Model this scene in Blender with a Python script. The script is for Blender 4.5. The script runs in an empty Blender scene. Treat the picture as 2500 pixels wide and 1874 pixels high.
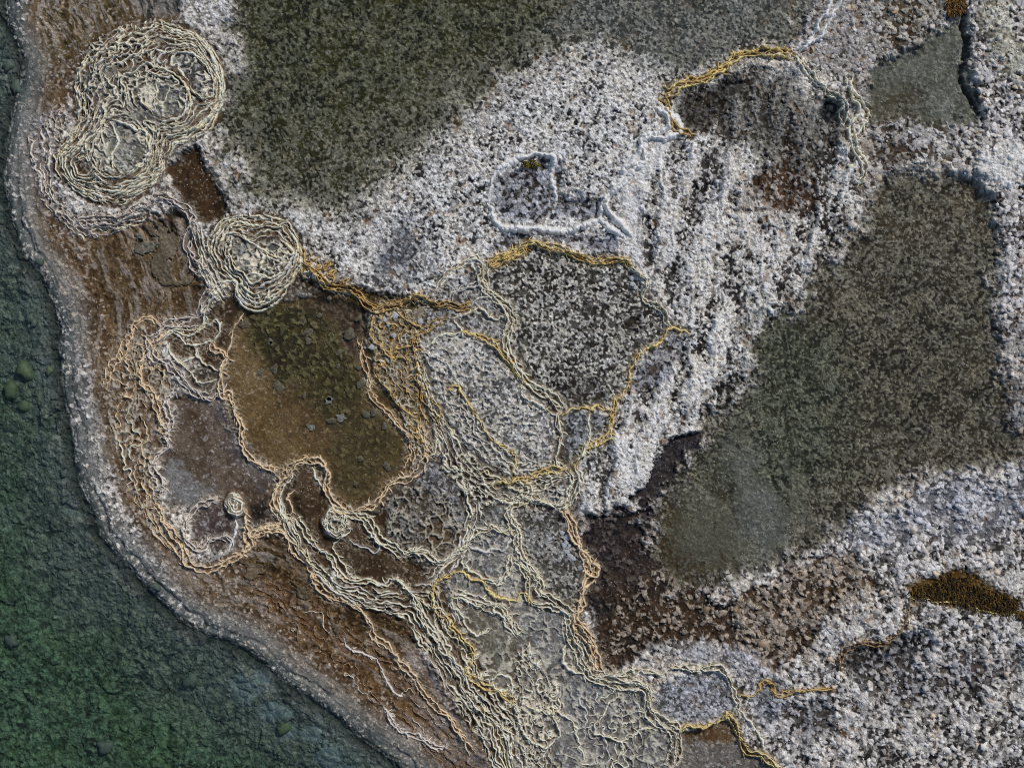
import bpy, math, random
import numpy as np

# ------------------------------------------------------------------ camera, sky, sun, exposure
scene = bpy.context.scene
COL = scene.collection
PX = 100.0                       # photo pixels per metre on the ground
CX, CY = 1250.0, 937.0

cam_data = bpy.data.cameras.new("camera")
cam = bpy.data.objects.new("camera", cam_data)
COL.objects.link(cam)
cam.location = (0, 0, 40.0)
cam.rotation_euler = (0, 0, 0)
cam_data.sensor_width = 36.0
cam_data.lens = 36.0 * 40.0 / 25.0
cam_data.clip_start = 0.1
cam_data.clip_end = 2000.0
scene.camera = cam

SUN_EL, SUN_AZ = math.radians(46), math.radians(40)      # azimuth clockwise from +Y (photo top)
world = bpy.data.worlds.new("World")
scene.world = world
world.use_nodes = True
wn = world.node_tree
sky = wn.nodes.new("ShaderNodeTexSky")
sky.sky_type = 'NISHITA'
sky.sun_disc = False
sky.sun_elevation = SUN_EL
sky.sun_rotation = SUN_AZ
wn.links.new(sky.outputs[0], wn.nodes["Background"].inputs[0])
wn.nodes["Background"].inputs[1].default_value = 0.065

sun_data = bpy.data.lights.new("sun", 'SUN')
sun_data.energy = 2.0
sun_data.angle = math.radians(9)
sun_data.color = (1.0, 0.95, 0.87)
sun = bpy.data.objects.new("sun", sun_data)
COL.objects.link(sun)
sun.rotation_euler = (math.pi / 2 - SUN_EL, 0, math.pi - SUN_AZ)

scene.view_settings.view_transform = 'Standard'
scene.view_settings.look = 'None'
scene.view_settings.exposure = 0.22
scene.view_settings.gamma = 1.0
scene.view_settings.use_curve_mapping = False
scene.cycles.use_denoising = False
scene.cycles.pixel_filter_type = 'BLACKMAN_HARRIS'
scene.cycles.filter_width = 1.0
scene.cycles.max_bounces = 5
scene.cycles.transparent_max_bounces = 6
scene.cycles.caustics_reflective = False
scene.cycles.caustics_refractive = False

rng = np.random.default_rng(11)
f32 = np.float32

# ------------------------------------------------------------------ small maths helpers
ZS = 700.0 / 2211.0
def T(ox, oy, *pts):
    return [(ox + x * ZS, oy + y * ZS) for x, y in pts]
def TD(ox, oy, *pts):
    s = 700.0 / 1269.0
    return [(ox + x * s, oy + y * s) for x, y in pts]
def F(*pts):
    s = 2500.0 / 2212.0
    return [(x * s, y * s) for x, y in pts]

def lin(c, k=1.0):
    c = np.asarray(c, dtype=np.float64) / 255.0
    return np.where(c <= 0.04045, c / 12.92, ((c + 0.055) / 1.055) ** 2.4) * k
ALB = 1.18                       # photographed value -> surface albedo

def smooth(a, b, x):
    t = np.clip((x - a) / (b - a), 0, 1)
    return t * t * (3 - 2 * t)

_tabs = {}
def _tab(seed):
    if seed not in _tabs:
        _tabs[seed] = np.random.default_rng(1000 + seed).random((256, 256)).astype(f32)
    return _tabs[seed]
def vnoise(x, y, seed):
    t = _tab(seed)
    xi = np.floor(x); yi = np.floor(y)
    fx = (x - xi).astype(f32); fy = (y - yi).astype(f32)
    xi = xi.astype(np.int32); yi = yi.astype(np.int32)
    fx = fx * fx * (3 - 2 * fx); fy = fy * fy * (3 - 2 * fy)
    x0 = xi & 255; x1 = (xi + 1) & 255; y0 = yi & 255; y1 = (yi + 1) & 255
    a = t[y0, x0]; b = t[y0, x1]; c = t[y1, x0]; d = t[y1, x1]
    return a + (b - a) * fx + (c - a + (a - b - c + d) * fx) * fy
def fbm(x, y, octaves, seed, gain=0.5):
    s = 0; amp = 1.0; tot = 0
    an = 0.5 + seed * 1.3; x, y = math.cos(an) * x - math.sin(an) * y, math.sin(an) * x + math.cos(an) * y
    for o in range(octaves):
        s = s + amp * vnoise(x, y, seed + o)
        tot += amp; amp *= gain
        x, y = (0.8 * x - 0.6 * y) * 2.03 + 17.3, (0.6 * x + 0.8 * y) * 2.03 + 5.1
    return s / tot
def noise1(s, seed):
    return vnoise(s, np.full_like(s, 0.37 + seed * 1.7), seed % 40)
def worley(x, y, seed):
    """F1, F2, random value of the nearest cell, offset to the nearest feature point"""
    tx, ty, tr = _tab(200 + seed), _tab(201 + seed), _tab(202 + seed)
    xi = np.floor(x).astype(np.int32); yi = np.floor(y).astype(np.int32)
    f1 = np.full(x.shape, 9, f32); f2 = f1.copy()
    r = np.zeros(x.shape, f32); ox = r.copy(); oy = r.copy()
    for j in (-1, 0, 1):
        for i in (-1, 0, 1):
            cx = (xi + i) & 255; cy = (yi + j) & 255
            dx = (x - (xi + i) - tx[cy, cx]).astype(f32); dy = (y - (yi + j) - ty[cy, cx]).astype(f32)
            d = np.sqrt(dx * dx + dy * dy)
            n = d < f1
            f2 = np.where(n, f1, np.minimum(f2, d))
            r = np.where(n, tr[cy, cx], r); ox = np.where(n, dx, ox); oy = np.where(n, dy, oy)
            f1 = np.where(n, d, f1)
    return f1, f2, r, ox, oy

def poly_sdf(poly, X, Y):
    """signed distance (+ inside) of points to a closed polygon"""
    P = np.asarray(poly, dtype=np.float64); n = len(P)
    d2 = np.full(X.shape, 1e12); ins = np.zeros(X.shape, bool)
    for i in range(n):
        ax, ay = P[i]; bx, by = P[(i + 1) % n]
        ex, ey = bx - ax, by - ay
        t = np.clip(((X - ax) * ex + (Y - ay) * ey) / max(ex * ex + ey * ey, 1e-9), 0, 1)
        dx = X - ax - t * ex; dy = Y - ay - t * ey
        d2 = np.minimum(d2, dx * dx + dy * dy)
        if ay != by:
            c = ((ay > Y) != (by > Y)) & (X < (bx - ax) * (Y - ay) / (by - ay) + ax)
            ins ^= c
    d = np.sqrt(d2)
    return np.where(ins, d, -d)
def line_dist(line, X, Y):
    """distance and arc length along an open polyline"""
    P = np.asarray(line, dtype=np.float64)
    d2 = np.full(X.shape, 1e12); arc = np.zeros(X.shape); L = 0
    for i in range(len(P) - 1):
        ax, ay = P[i]; bx, by = P[i + 1]
        ex, ey = bx - ax, by - ay; l = math.hypot(ex, ey)
        t = np.clip(((X - ax) * ex + (Y - ay) * ey) / max(l * l, 1e-9), 0, 1)
        dx = X - ax - t * ex; dy = Y - ay - t * ey
        q = dx * dx + dy * dy; n = q < d2
        d2 = np.where(n, q, d2); arc = np.where(n, L + t * l, arc); L += l
    return np.sqrt(d2), arc

def spline(pts, step=3.0, closed=False):
    P = np.asarray(pts, dtype=np.float64)
    if closed:
        P = np.vstack([P[-1], P, P[0], P[1]])
    else:
        P = np.vstack([2 * P[0] - P[1], P, 2 * P[-1] - P[-2]])
    out = []
    for i in range(1, len(P) - 2):
        p0, p1, p2, p3 = P[i - 1:i + 3]
        n = max(2, int(np.linalg.norm(p2 - p1) / step))
        t = np.linspace(0, 1, n, endpoint=False)[:, None]
        out.append(0.5 * (2 * p1 + (p2 - p0) * t + (2 * p0 - 5 * p1 + 4 * p2 - p3) * t ** 2
                          + (3 * p1 - p0 - 3 * p2 + p3) * t ** 3))
    out.append(P[-2][None])
    return np.vstack(out)
def resample(P, step):
    d = np.r_[0, np.cumsum(np.linalg.norm(np.diff(P, axis=0), axis=1))]
    n = max(3, int(d[-1] / step))
    s = np.linspace(0, d[-1], n)
    return np.c_[np.interp(s, d, P[:, 0]), np.interp(s, d, P[:, 1])], s

# ------------------------------------------------------------------ object helpers
def props(o, label=None, cat=None, group=None, kind=None):
    if label: o["label"] = label
    if cat: o["category"] = cat
    if group: o["group"] = group
    if kind: o["kind"] = kind
    return o
def build(name, V, faces, mat, color=None, parent=None, **kw):
    """V in photo pixels (x right, y down, z up); faces = list of index arrays of equal width"""
    V = np.asarray(V, dtype=np.float64)
    W = np.c_[(V[:, 0] - CX) / PX, (CY - V[:, 1]) / PX, V[:, 2] / PX].astype(f32)
    me = bpy.data.meshes.new(name)
    me.vertices.add(len(W)); me.vertices.foreach_set("co", W.ravel())
    fl = [np.asarray(f, dtype=np.int32) for f in faces if len(f)]
    idx = np.concatenate([f.ravel() for f in fl])
    tot = np.concatenate([np.full(len(f), f.shape[1], np.int32) for f in fl])
    start = np.r_[0, np.cumsum(tot)[:-1]].astype(np.int32)
    me.loops.add(len(idx)); me.loops.foreach_set("vertex_index", idx)
    me.polygons.add(len(tot)); me.polygons.foreach_set("loop_start", start)
    me.polygons.foreach_set("loop_total", tot)
    if color is not None:
        a = me.color_attributes.new("mineral", 'FLOAT_COLOR', 'POINT')
        a.data.foreach_set("color", np.c_[color, np.ones(len(W))].astype(f32).ravel())
    me.update(calc_edges=True)
    if kw.pop("smooth", True):
        me.shade_smooth()
    me.materials.append(mat)
    o = bpy.data.objects.new(name, me)
    COL.objects.link(o)
    if parent is not None: o.parent = parent
    props(o, **kw)
    return o

# ------------------------------------------------------------------ materials
def mineral_material(name, rough, spec=0.35, bump=0.4, scale=40.0, var=0.35):
    m = bpy.data.materials.new(name); m.use_nodes = True
    nt = m.node_tree; N = nt.nodes; L = nt.links
    b = N["Principled BSDF"]
    at = N.new("ShaderNodeAttribute"); at.attribute_name = "mineral"
    tc = N.new("ShaderNodeTexCoord")
    no = N.new("ShaderNodeTexNoise"); no.inputs["Scale"].default_value = scale; no.inputs["Detail"].default_value = 4
    L.new(tc.outputs["Object"], no.inputs["Vector"])
    mr = N.new("ShaderNodeMapRange")
    mr.inputs[1].default_value = 0.3; mr.inputs[2].default_value = 0.7
    mr.inputs[3].default_value = 1 - var; mr.inputs[4].default_value = 1 + var
    L.new(no.outputs[0], mr.inputs[0])
    mx = N.new("ShaderNodeVectorMath"); mx.operation = 'MULTIPLY'
    L.new(at.outputs["Color"], mx.inputs[0]); L.new(mr.outputs[0], mx.inputs[1])
    L.new(mx.outputs[0], b.inputs["Base Color"])
    b.inputs["Roughness"].default_value = rough
    b.inputs["Specular IOR Level"].default_value = spec
    bp = N.new("ShaderNodeBump"); bp.inputs["Strength"].default_value = bump; bp.inputs["Distance"].default_value = 0.02
    L.new(no.outputs[0], bp.inputs["Height"]); L.new(bp.outputs[0], b.inputs["Normal"])
    return m
M_GROUND = mineral_material("mineral_ground", 0.62, spec=0.14)
M_RIM = mineral_material("rimstone", 0.6, spec=0.2, bump=0.5, scale=30, var=0.25)
M_SALT = mineral_material("salt_flake", 0.45, bump=0.3, scale=60, var=0.2)
M_MAT = mineral_material("floating_crust", 0.5, bump=0.8, scale=16, var=0.5)
M_STONE = mineral_material("pale_stone", 0.6, bump=0.6, scale=30, var=0.2)
M_MOSS = mineral_material("moss", 0.8, bump=0.2, scale=30, var=0.3)

def water_material(name, tint, rough=0.06, haze=0.0, hazecol=(0.3, 0.4, 0.38)):
    m = bpy.data.materials.new(name); m.use_nodes = True
    nt = m.node_tree; N = nt.nodes; L = nt.links
    N.remove(N["Principled BSDF"])
    out = N["Material Output"]
    tr = N.new("ShaderNodeBsdfTransparent"); tr.inputs[0].default_value = (*tint, 1)
    df = N.new("ShaderNodeBsdfDiffuse"); df.inputs[0].default_value = (*hazecol, 1)
    gl = N.new("ShaderNodeBsdfGlossy"); gl.inputs["Roughness"].default_value = rough
    fr = N.new("ShaderNodeFresnel"); fr.inputs[0].default_value = 1.33
    tc = N.new("ShaderNodeTexCoord"); no = N.new("ShaderNodeTexNoise"); no.inputs["Scale"].default_value = 6
    no.inputs["Detail"].default_value = 3
    bp = N.new("ShaderNodeBump"); bp.inputs["Strength"].default_value = 0.08; bp.inputs["Distance"].default_value = 0.05
    L.new(tc.outputs["Object"], no.inputs["Vector"]); L.new(no.outputs[0], bp.inputs["Height"])
    L.new(bp.outputs[0], gl.inputs["Normal"])
    m1 = N.new("ShaderNodeMixShader"); m1.inputs[0].default_value = haze
    L.new(tr.outputs[0], m1.inputs[1]); L.new(df.outputs[0], m1.inputs[2])
    m2 = N.new("ShaderNodeMixShader")
    L.new(fr.outputs[0], m2.inputs[0]); L.new(m1.outputs[0], m2.inputs[1]); L.new(gl.outputs[0], m2.inputs[2])
    L.new(m2.outputs[0], out.inputs["Surface"])
    return m
M_LAKE = water_material("lake_water", (0.90, 0.95, 0.92), haze=0.03, hazecol=(0.10, 0.14, 0.12))
M_POOL = water_material("pool_water", (0.975, 0.98, 0.96))
M_BROWN = water_material("brown_pool_water", (0.96, 0.93, 0.87), haze=0.02, hazecol=(0.25, 0.2, 0.12))

# ------------------------------------------------------------------ the ground grid
STEP = 1.6
gx = np.arange(-200, 2700.1, STEP); gy = np.arange(-180, 2056.1, STEP)
X, Y = np.meshgrid(gx, gy)
X = X.astype(f32); Y = Y.astype(f32)
NY, NX = X.shape
CS = 6.0
cgx = np.arange(-206, 2712, CS); cgy = np.arange(-186, 2068, CS)
CXX, CYY = np.meshgrid(cgx, cgy)
_ix = (gx - cgx[0]) / CS; _jx = np.floor(_ix).astype(int); _wx = (_ix - _jx).astype(f32)
_iy = (gy - cgy[0]) / CS; _jy = np.floor(_iy).astype(int); _wy = (_iy - _jy).astype(f32)
def up(A):
    A = A.astype(f32)
    R = A[_jy] * (1 - _wy)[:, None] + A[_jy + 1] * _wy[:, None]
    return R[:, _jx] * (1 - _wx) + R[:, _jx + 1] * _wx
def sample(A, x, y):
    i = np.clip((np.asarray(x) - gx[0]) / STEP, 0, NX - 1.001); j = np.clip((np.asarray(y) - gy[0]) / STEP, 0, NY - 1.001)
    i0 = i.astype(int); j0 = j.astype(int); u = i - i0; v = j - j0
    if A.ndim == 3: u = u[:, None]; v = v[:, None]
    return (A[j0, i0] * (1 - u) + A[j0, i0 + 1] * u) * (1 - v) + (A[j0 + 1, i0] * (1 - u) + A[j0 + 1, i0 + 1] * u) * v

# region boundaries are frayed by this
WARP = (fbm(X / 60, Y / 60, 4, 1) - 0.5) * 2
WARP2 = (fbm(X / 14, Y / 14, 3, 7) - 0.5) * 2
N_MID = fbm(X / 45, Y / 45, 4, 12)
N_BIG = fbm(X / 160, Y / 160, 3, 20)
N_FINE = fbm(X / 9, Y / 9, 3, 26)

SHORE = [(10, -300), (14, -60), (16, 0), (20, 60), (45, 110), (60, 150), (54, 200), (30, 280), (18, 350), (12, 430), (20, 480),
         (32, 545), (63, 627), (104, 672), (133, 735), (152, 798), (147, 860), (152, 925), (162, 980), (174, 1027),
         (184, 1121), (196, 1185), (228, 1248), (244, 1305), (275, 1340), (320, 1385), (364, 1436), (443, 1512),
         (500, 1545), (550, 1560), (601, 1583), (654, 1621), (704, 1666), (758, 1700), (822, 1745), (869, 1786),
         (917, 1824), (980, 1871), (1040, 1930), (1100, 2000), (1200, 2150)]
lake_poly = SHORE + [(-400, 2300), (-400, -300)]
SD = up(poly_sdf(lake_poly, CXX, CYY))                # + in the lake
_, ARC = line_dist(SHORE, CXX, CYY); ARC = up(ARC)
SD = SD + WARP * 7 + WARP2 * 2

REG = []
def region(poly, soft, fray, c1=None, c2=None, gc=None, cov=None, co=None, h=None, fl=None, gh=None):
    REG.append((poly, soft, fray, dict(c1=c1, c2=c2, gc=gc, cov=cov, co=co, h=h, fl=fl, gh=gh)))

WHITE = (230, 227, 221); PALE = (216, 210, 202); SILV = (150, 151, 154); GREY = (118, 120, 118)
# upper dark pool of crystals
P_OLIVE = F((470, -150), (500, 40), (490, 150), (475, 250), (480, 330), (520, 400), (600, 450), (700, 490), (760, 500), (820, 430), (900, 380),
            (960, 310), (1060, 230), (1150, 160), (1220, 125), (1300, 120), (1400, 160), (1440, 180), (1500, 150), (1600, 120),
            (1700, 108), (1740, 60), (1790, -20), (1850, -150))
region(P_OLIVE, 85, 46, (30, 32, 16), (58, 55, 28), (134, 134, 122), 0.55, 0.3, -12, 0.0, 3)
region(F((560, -100), (530, 60), (540, 200), (620, 280), (760, 260), (900, 200), (1100, 90), (1200, -20), (1200, -150)), 90, 60,
       (24, 28, 12), (56, 56, 20), (120, 122, 104), 0.46, 0.4, -14, 0, 3)
region(F((1240, -40), (1200, 60), (1320, 100), (1420, 150), (1600, 110), (1690, 80), (1750, -20)), 50, 30,
       (50, 54, 52), (70, 74, 74), (146, 147, 144), 0.6, 0.2, -10, 0, 3)
# white crust, centre north
region(F((760, 500), (850, 420), (980, 330), (1080, 240), (1180, 160), (1280, 125), (1380, 150), (1430, 200), (1450, 290), (1390, 340),
         (1360, 440), (1360, 550), (1160, 530), (1040, 570), (960, 610), (930, 650), (820, 640), (740, 600), (690, 540), (640, 480)),
       105, 44, (22, 21, 24), (48, 48, 52), WHITE, 0.68, 0.35, 6, 0.12, 5)
region(F((780, 560), (830, 480), (900, 470), (930, 540), (880, 600), (820, 610)), 50, 30, (70, 70, 70), (52, 52, 54), (150, 152, 158), 0.6, 0.3, 0, 0.05, 4)
region(F((1080, 400), (1140, 350), (1200, 360), (1200, 420), (1290, 440), (1300, 470), (1180, 480), (1080, 480), (1050, 440)), 18, 14,
       (28, 28, 34), (52, 44, 36), (170, 172, 178), 0.55, 0.7, -10, 0.12, 5)
region(F((1050, 520), (1130, 500), (1250, 500), (1320, 520), (1330, 550), (1230, 535), (1150, 520), (1050, 550)), 14, 14,
       (44, 44, 50), (60, 52, 44), (178, 180, 188), 0.6, 0.6, -4, 0.15, 5)
# right centre beige-white band
BAND = F((1440, 190), (1560, 140), (1720, 115), (1820, 200), (1855, 300), (1860, 440), (1790, 560), (1700, 640), (1650, 740),
         (1600, 860), (1500, 900), (1430, 950), (1400, 1060), (1300, 1110), (1250, 1120), (1250, 960), (1330, 870), (1490, 720),
         (1390, 600), (1362, 540), (1380, 330))
region(BAND, 16, 26, (26, 24, 24), (62, 57, 54), (226, 222, 215), 0.70, 0.4, 8, 0.12, 5)
region(F((1450, 200), (1560, 150), (1710, 130), (1800, 220), (1820, 320), (1720, 400), (1600, 330), (1520, 300), (1470, 300)), 40, 40,
       (34, 30, 26), (58, 52, 44), (140, 138, 132), 0.66, 0.4, 0, 0.25, 5)
region(F((1480, 215), (1590, 165), (1620, 190), (1540, 230), (1520, 300), (1490, 270)), 18, 20, (16, 15, 14), (44, 34, 22), (90, 88, 84), 0.35, 0.4, -8, 0.1, 4)
region(F((1770, 215), (1820, 220), (1820, 260), (1790, 270), (1770, 245)), 12, 10, (14, 16, 20), (24, 24, 24), (70, 72, 76), 0.25, 0.5, -10, 0.05, 4)
region(F((1610, 380), (1700, 350), (1760, 400), (1730, 470), (1650, 480), (1610, 430)), 35, 35, (44, 28, 14), (66, 46, 26), (160, 152, 144), 0.42, 0.8, -6, 0.2, 5)
region(F((1390, 300), (1450, 290), (1380, 420), (1390, 560), (1350, 560), (1340, 420)), 18, 12, (150, 152, 160), (170, 172, 180), WHITE, 0.9, 0.2, 8, 0.1, 3)
# right dark pools
P_GREEN = F((1870, 200), (1880, 140), (1960, 100), (2010, 60), (2060, 30), (2095, 40), (2100, 150), (2125, 260), (2090, 300), (1990, 290), (1900, 285), (1866, 260))
region(P_GREEN, 26, 24, (74, 76, 66), (96, 98, 90), (124, 126, 116), 0.45, 0.3, -16, 0.0, 2)
region(F((1870, 200), (1900, 180), (1990, 190), (1990, 280), (1880, 270)), 40, 30, (58, 50, 38), (76, 70, 54), (110, 108, 98), 0.4, 0.3, -18, 0.0, 2)
P_RIGHT = F((1900, 370), (1980, 350), (2100, 370), (2150, 430), (2165, 560), (2150, 700), (2170, 800), (2260, 850), (2330, 900), (2330, 990), (2212, 1010),
            (2050, 1030), (1960, 1050), (1890, 1090), (1830, 1150), (1760, 1195), (1680, 1230), (1560, 1275), (1440, 1280), (1400, 1200),
            (1430, 1100), (1460, 1010), (1530, 920), (1610, 880), (1650, 760), (1690, 680), (1740, 620), (1790, 560), (1850, 480), (1880, 430))
region(P_RIGHT, 42, 34, (34, 29, 18), (58, 50, 34), (124, 119, 106), 0.5, 0.3, -16, 0.0, 3)
region(F((1640, 740), (1720, 680), (1830, 720), (1880, 850), (1830, 1000), (1700, 1100), (1560, 1150), (1480, 1050), (1600, 900)), 80, 50,
       (27, 28, 17), (50, 51, 38), (108, 110, 94), 0.48, 0.3, -18, 0.0, 3)
region(F((1860, 720), (2000, 640), (2120, 720), (2130, 880), (1980, 1000), (1850, 960)), 80, 60, (28, 25, 15), (50, 45, 33), (118, 112, 98), 0.48, 0.3, -18, 0, 3)
region(F((1420, 1110), (1560, 1060), (1660, 1160), (1560, 1270), (1440, 1280), (1400, 1200)), 60, 40, (56, 44, 26), (68, 60, 40), (92, 90, 78), 0.3, 0.3, -18, 0, 2)
region(F((1560, 980), (1620, 960), (1700, 1160), (1680, 1230), (1620, 1240), (1600, 1100)), 40, 30, (74, 76, 70), (88, 90, 84), (112, 114, 110), 0.5, 0.2, -16, 0, 2)
# crust bridge between the two pools
region(F((1850, 270), (1960, 275), (2100, 270), (2130, 360), (2080, 375), (2000, 350), (1900, 380), (1860, 440)), 16, 18, (52, 42, 34), (84, 72, 58), (186, 182, 178), 0.72, 0.9, 2, 0.6, 5)
region(F((1870, 300), (1960, 300), (1990, 350), (1900, 360)), 20, 22, (48, 38, 28), (68, 56, 44), (150, 144, 136), 0.45, 0.8, -4, 0.3, 4)
# upper right crust field
region(F((1720, 115), (1740, 60), (1800, -100), (2050, -100), (2060, 30), (2000, 70), (1950, 110), (1880, 140), (1870, 220), (1830, 240), (1800, 190)), 14, 20,
       (58, 52, 48), (82, 72, 62), (178, 174, 170), 0.72, 0.6, 6, 0.5, 5)
region(F((1900, 30), (1960, -40), (2040, 0), (2000, 70), (1930, 90)), 30, 30, (54, 42, 28), (74, 62, 44), (170, 164, 152), 0.6, 0.9, 2, 0.6, 5)
# right bank of flakes
region(F((2090, -100), (2350, -100), (2350, 800), (2212, 820), (2160, 690), (2170, 540), (2150, 420), (2110, 330), (2125, 250), (2105, 150)), 14, 14,
       (28, 24, 24), (60, 54, 50), (206, 201, 197), 0.66, 0.8, 7, 0.3, 5)
region(F((2115, 330), (2190, 290), (2230, 380), (2180, 420), (2130, 400)), 20, 14, (150, 152, 158), (132, 134, 140), WHITE, 0.85, 0.5, 18, 0.3, 4)
region(F((2120, -60), (2160, -60), (2190, 60), (2230, 130), (2190, 200), (2130, 120)), 30, 30, (96, 88, 66), (128, 124, 104), (190, 188, 176), 0.7, 0.7, 16, 0.4, 5)
region(F((2190, 700), (2330, 640), (2330, 1010), (2240, 1010), (2180, 900)), 40, 40, (58, 48, 38), (78, 70, 62), (150, 148, 146), 0.6, 0.8, 0, 0.4, 5)
# lower right crust
LOWR = F((1260, 1110), (1400, 1100), (1420, 1280), (1560, 1270), (1720, 1215), (1830, 1150), (1900, 1080), (2050, 1030), (2350, 1000), (2350, 1800), (1700, 1800),
         (1600, 1560), (1560, 1450), (1440, 1430), (1290, 1450), (1260, 1300))
region(LOWR, 14, 26, (26, 24, 23), (58, 54, 50), (206, 201, 196), 0.64, 0.7, 6, 0.28, 5)
region(F((1880, 1110), (2060, 1040), (2330, 1020), (2330, 1130), (2150, 1130), (1950, 1180), (1830, 1190)), 40, 30, (92, 92, 96), (112, 112, 116), (186, 186, 190), 0.55, 0.8, -4, 0.35, 5)
region(F((1265, 1110), (1400, 1110), (1430, 1270), (1470, 1330), (1430, 1400), (1300, 1450), (1265, 1330)), 18, 22, (28, 24, 26), (54, 42, 34), (90, 82, 78), 0.3, 0.7, -14, 0.1, 5)
region(F((1290, 1290), (1420, 1250), (1560, 1290), (1720, 1240), (1780, 1290), (1760, 1380), (1700, 1450), (1560, 1390), (1430, 1390), (1310, 1440)), 22, 30,
       (30, 22, 16), (58, 42, 26), (150, 138, 124), 0.36, 0.9, -10, 0.22, 6)
region(F((1560, 1280), (1720, 1220), (1850, 1200), (1880, 1260), (1780, 1330), (1700, 1460), (1640, 1400)), 26, 30, (46, 34, 22), (74, 58, 42), (158, 146, 132), 0.62, 0.9, -2, 0.6, 6)
region(F((1420, 1420), (1520, 1390), (1620, 1410), (1680, 1480), (1640, 1500), (1560, 1440), (1440, 1440)), 18, 18, (88, 84, 82), (116, 112, 108), (184, 182, 184), 0.75, 0.5, 4, 0.25, 5)
region(F((1830, 1400), (1900, 1380), (1990, 1370), (1980, 1430), (1880, 1470), (1830, 1450)), 24, 24, (16, 16, 18), (38, 34, 28), (130, 130, 132), 0.4, 0.7, -12, 0.2, 5)
region(F((1860, 1450), (2120, 1410), (2180, 1440), (2050, 1500), (1880, 1540)), 40, 40, (50, 44, 40), (72, 64, 58), (160, 158, 158), 0.55, 0.9, -4, 0.4, 6)
region(F((1690, 1530), (1780, 1510), (1800, 1580), (1720, 1590)), 30, 30, (48, 40, 34), (66, 60, 56), (150, 150, 152), 0.55, 0.8, -6, 0.4, 5)
region(F((1960, 1265), (2060, 1225), (2212, 1290), (2200, 1330), (2060, 1310), (1980, 1300)), 14, 10, (40, 30, 12), (84, 62, 22), (120, 96, 50), 0.4, 0.3, 2, 0.05, 5)
region(F((1640, 1470), (1690, 1460), (1700, 1520), (1660, 1560), (1630, 1520)), 12, 10, (60, 62, 68), (90, 88, 88), (170, 172, 178), 0.7, 0.6, 0, 0.2, 5)
# dark channel with a broken edge
region(F((1395, 1090), (1370, 1075), (1410, 1020), (1440, 950), (1500, 930), (1520, 960), (1480, 980), (1450, 1040), (1420, 1070)), 8, 12, (34, 30, 34), (52, 46, 44), (80, 76, 78), 0.25, 0.5, -16, 0.06, 4)
# ground of the middle terraces
region(F((480, 640), (640, 600), (800, 655), (960, 640), (1050, 585), (1110, 600), (1230, 890), (1250, 1100), (1265, 1430), (1450, 1560), (1450, 1720), (1100, 1720), (850, 1280), (600, 1150), (480, 1190),
         (350, 1000), (440, 700)), 14, 10, (62, 54, 44), (84, 76, 66), (150, 144, 134), 0.35, 0.2, -4, 0.0, 4)
# pear basin
PEAR = F((1040, 600), (1070, 560), (1150, 530), (1250, 550), (1360, 570), (1390, 620), (1430, 670), (1480, 712), (1390, 765), (1350, 850), (1290, 890), (1210, 885), (1150, 820),
         (1100, 740), (1100, 680))
region(PEAR, 8, 8, (26, 24, 20), (52, 48, 41), (186, 183, 175), 0.5, 0.15, -4, 0.0, 5)
region(F((1340, 690), (1380, 680), (1380, 720), (1350, 720)), 14, 14, (20, 20, 22), (48, 36, 22), (90, 86, 80), 0.25, 0.2, -12, 0, 4)
region(F((1180, 830), (1250, 790), (1290, 870), (1220, 880)), 20, 20, (32, 28, 24), (52, 46, 38), (140, 138, 132), 0.4, 0.2, -10, 0, 5)
region(F((1385, 770), (1430, 725), (1470, 710), (1480, 750), (1440, 830), (1370, 850), (1365, 800)), 10, 10, (40, 38, 38), (74, 66, 58), (168, 168, 172), 0.55, 0.7, -4, 0.2, 5)
region(F((1220, 890), (1300, 890), (1320, 920), (1280, 960), (1230, 1010), (1215, 960)), 10, 8, (40, 40, 40), (60, 58, 54), (160, 162, 164), 0.55, 0.2, -4, 0.0, 5)
# ellipse basin and slivers between the ridges
region(F((930, 640), (1040, 580), (1100, 700), (1100, 790), (990, 720), (900, 740)), 10, 8, (52, 48, 44), (74, 72, 70), (168, 168, 168), 0.6, 0.25, -2, 0, 5)
ELL = F((902, 745), (1000, 705), (1090, 780), (1150, 850), (1205, 900), (1195, 1000), (1100, 1035), (1010, 975), (940, 870))
region(ELL, 8, 6, (62, 62, 65), (92, 91, 88), (192, 190, 185), 0.62, 0.1, 0, 0.0, 4)
# brown pool
P_BROWN = F((500, 680), (540, 665), (620, 650), (700, 630), (770, 655), (800, 720), (810, 800), (870, 880), (895, 960), (890, 1010), (840, 1055), (765, 1100), (725, 1080),
            (710, 1010), (680, 995), (600, 1015), (545, 985), (515, 910), (488, 850), (485, 790), (495, 730))
region(P_BROWN, 8, 8, (78, 63, 38), (98, 82, 56), (124, 110, 88), 0.14, 0.2, -11, 0.0, 2)
region(F((520, 680), (640, 650), (770, 660), (800, 760), (790, 850), (720, 900), (620, 860), (540, 760)), 36, 40, (38, 36, 18), (66, 62, 32), (92, 88, 60), 0.40, 0.8, -12, 0, 4)
region(F((720, 900), (790, 860), (880, 950), (870, 1020), (780, 1070), (720, 1050), (700, 980)), 36, 40, (56, 50, 28), (78, 70, 42), (96, 88, 62), 0.3, 0.8, -12, 0, 3)
region(F((490, 720), (540, 780), (620, 900), (700, 1000), (600, 1010), (540, 970), (500, 880)), 36, 30, (96, 78, 46), (112, 95, 66), (134, 120, 98), 0.12, 0.1, -10.5, 0, 2)
region(F((660, 640), (780, 640), (800, 700), (780, 780), (740, 760), (700, 680)), 24, 20, (46, 36, 26), (66, 54, 42), (110, 100, 88), 0.25, 0.4, -18, 0, 2)
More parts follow.
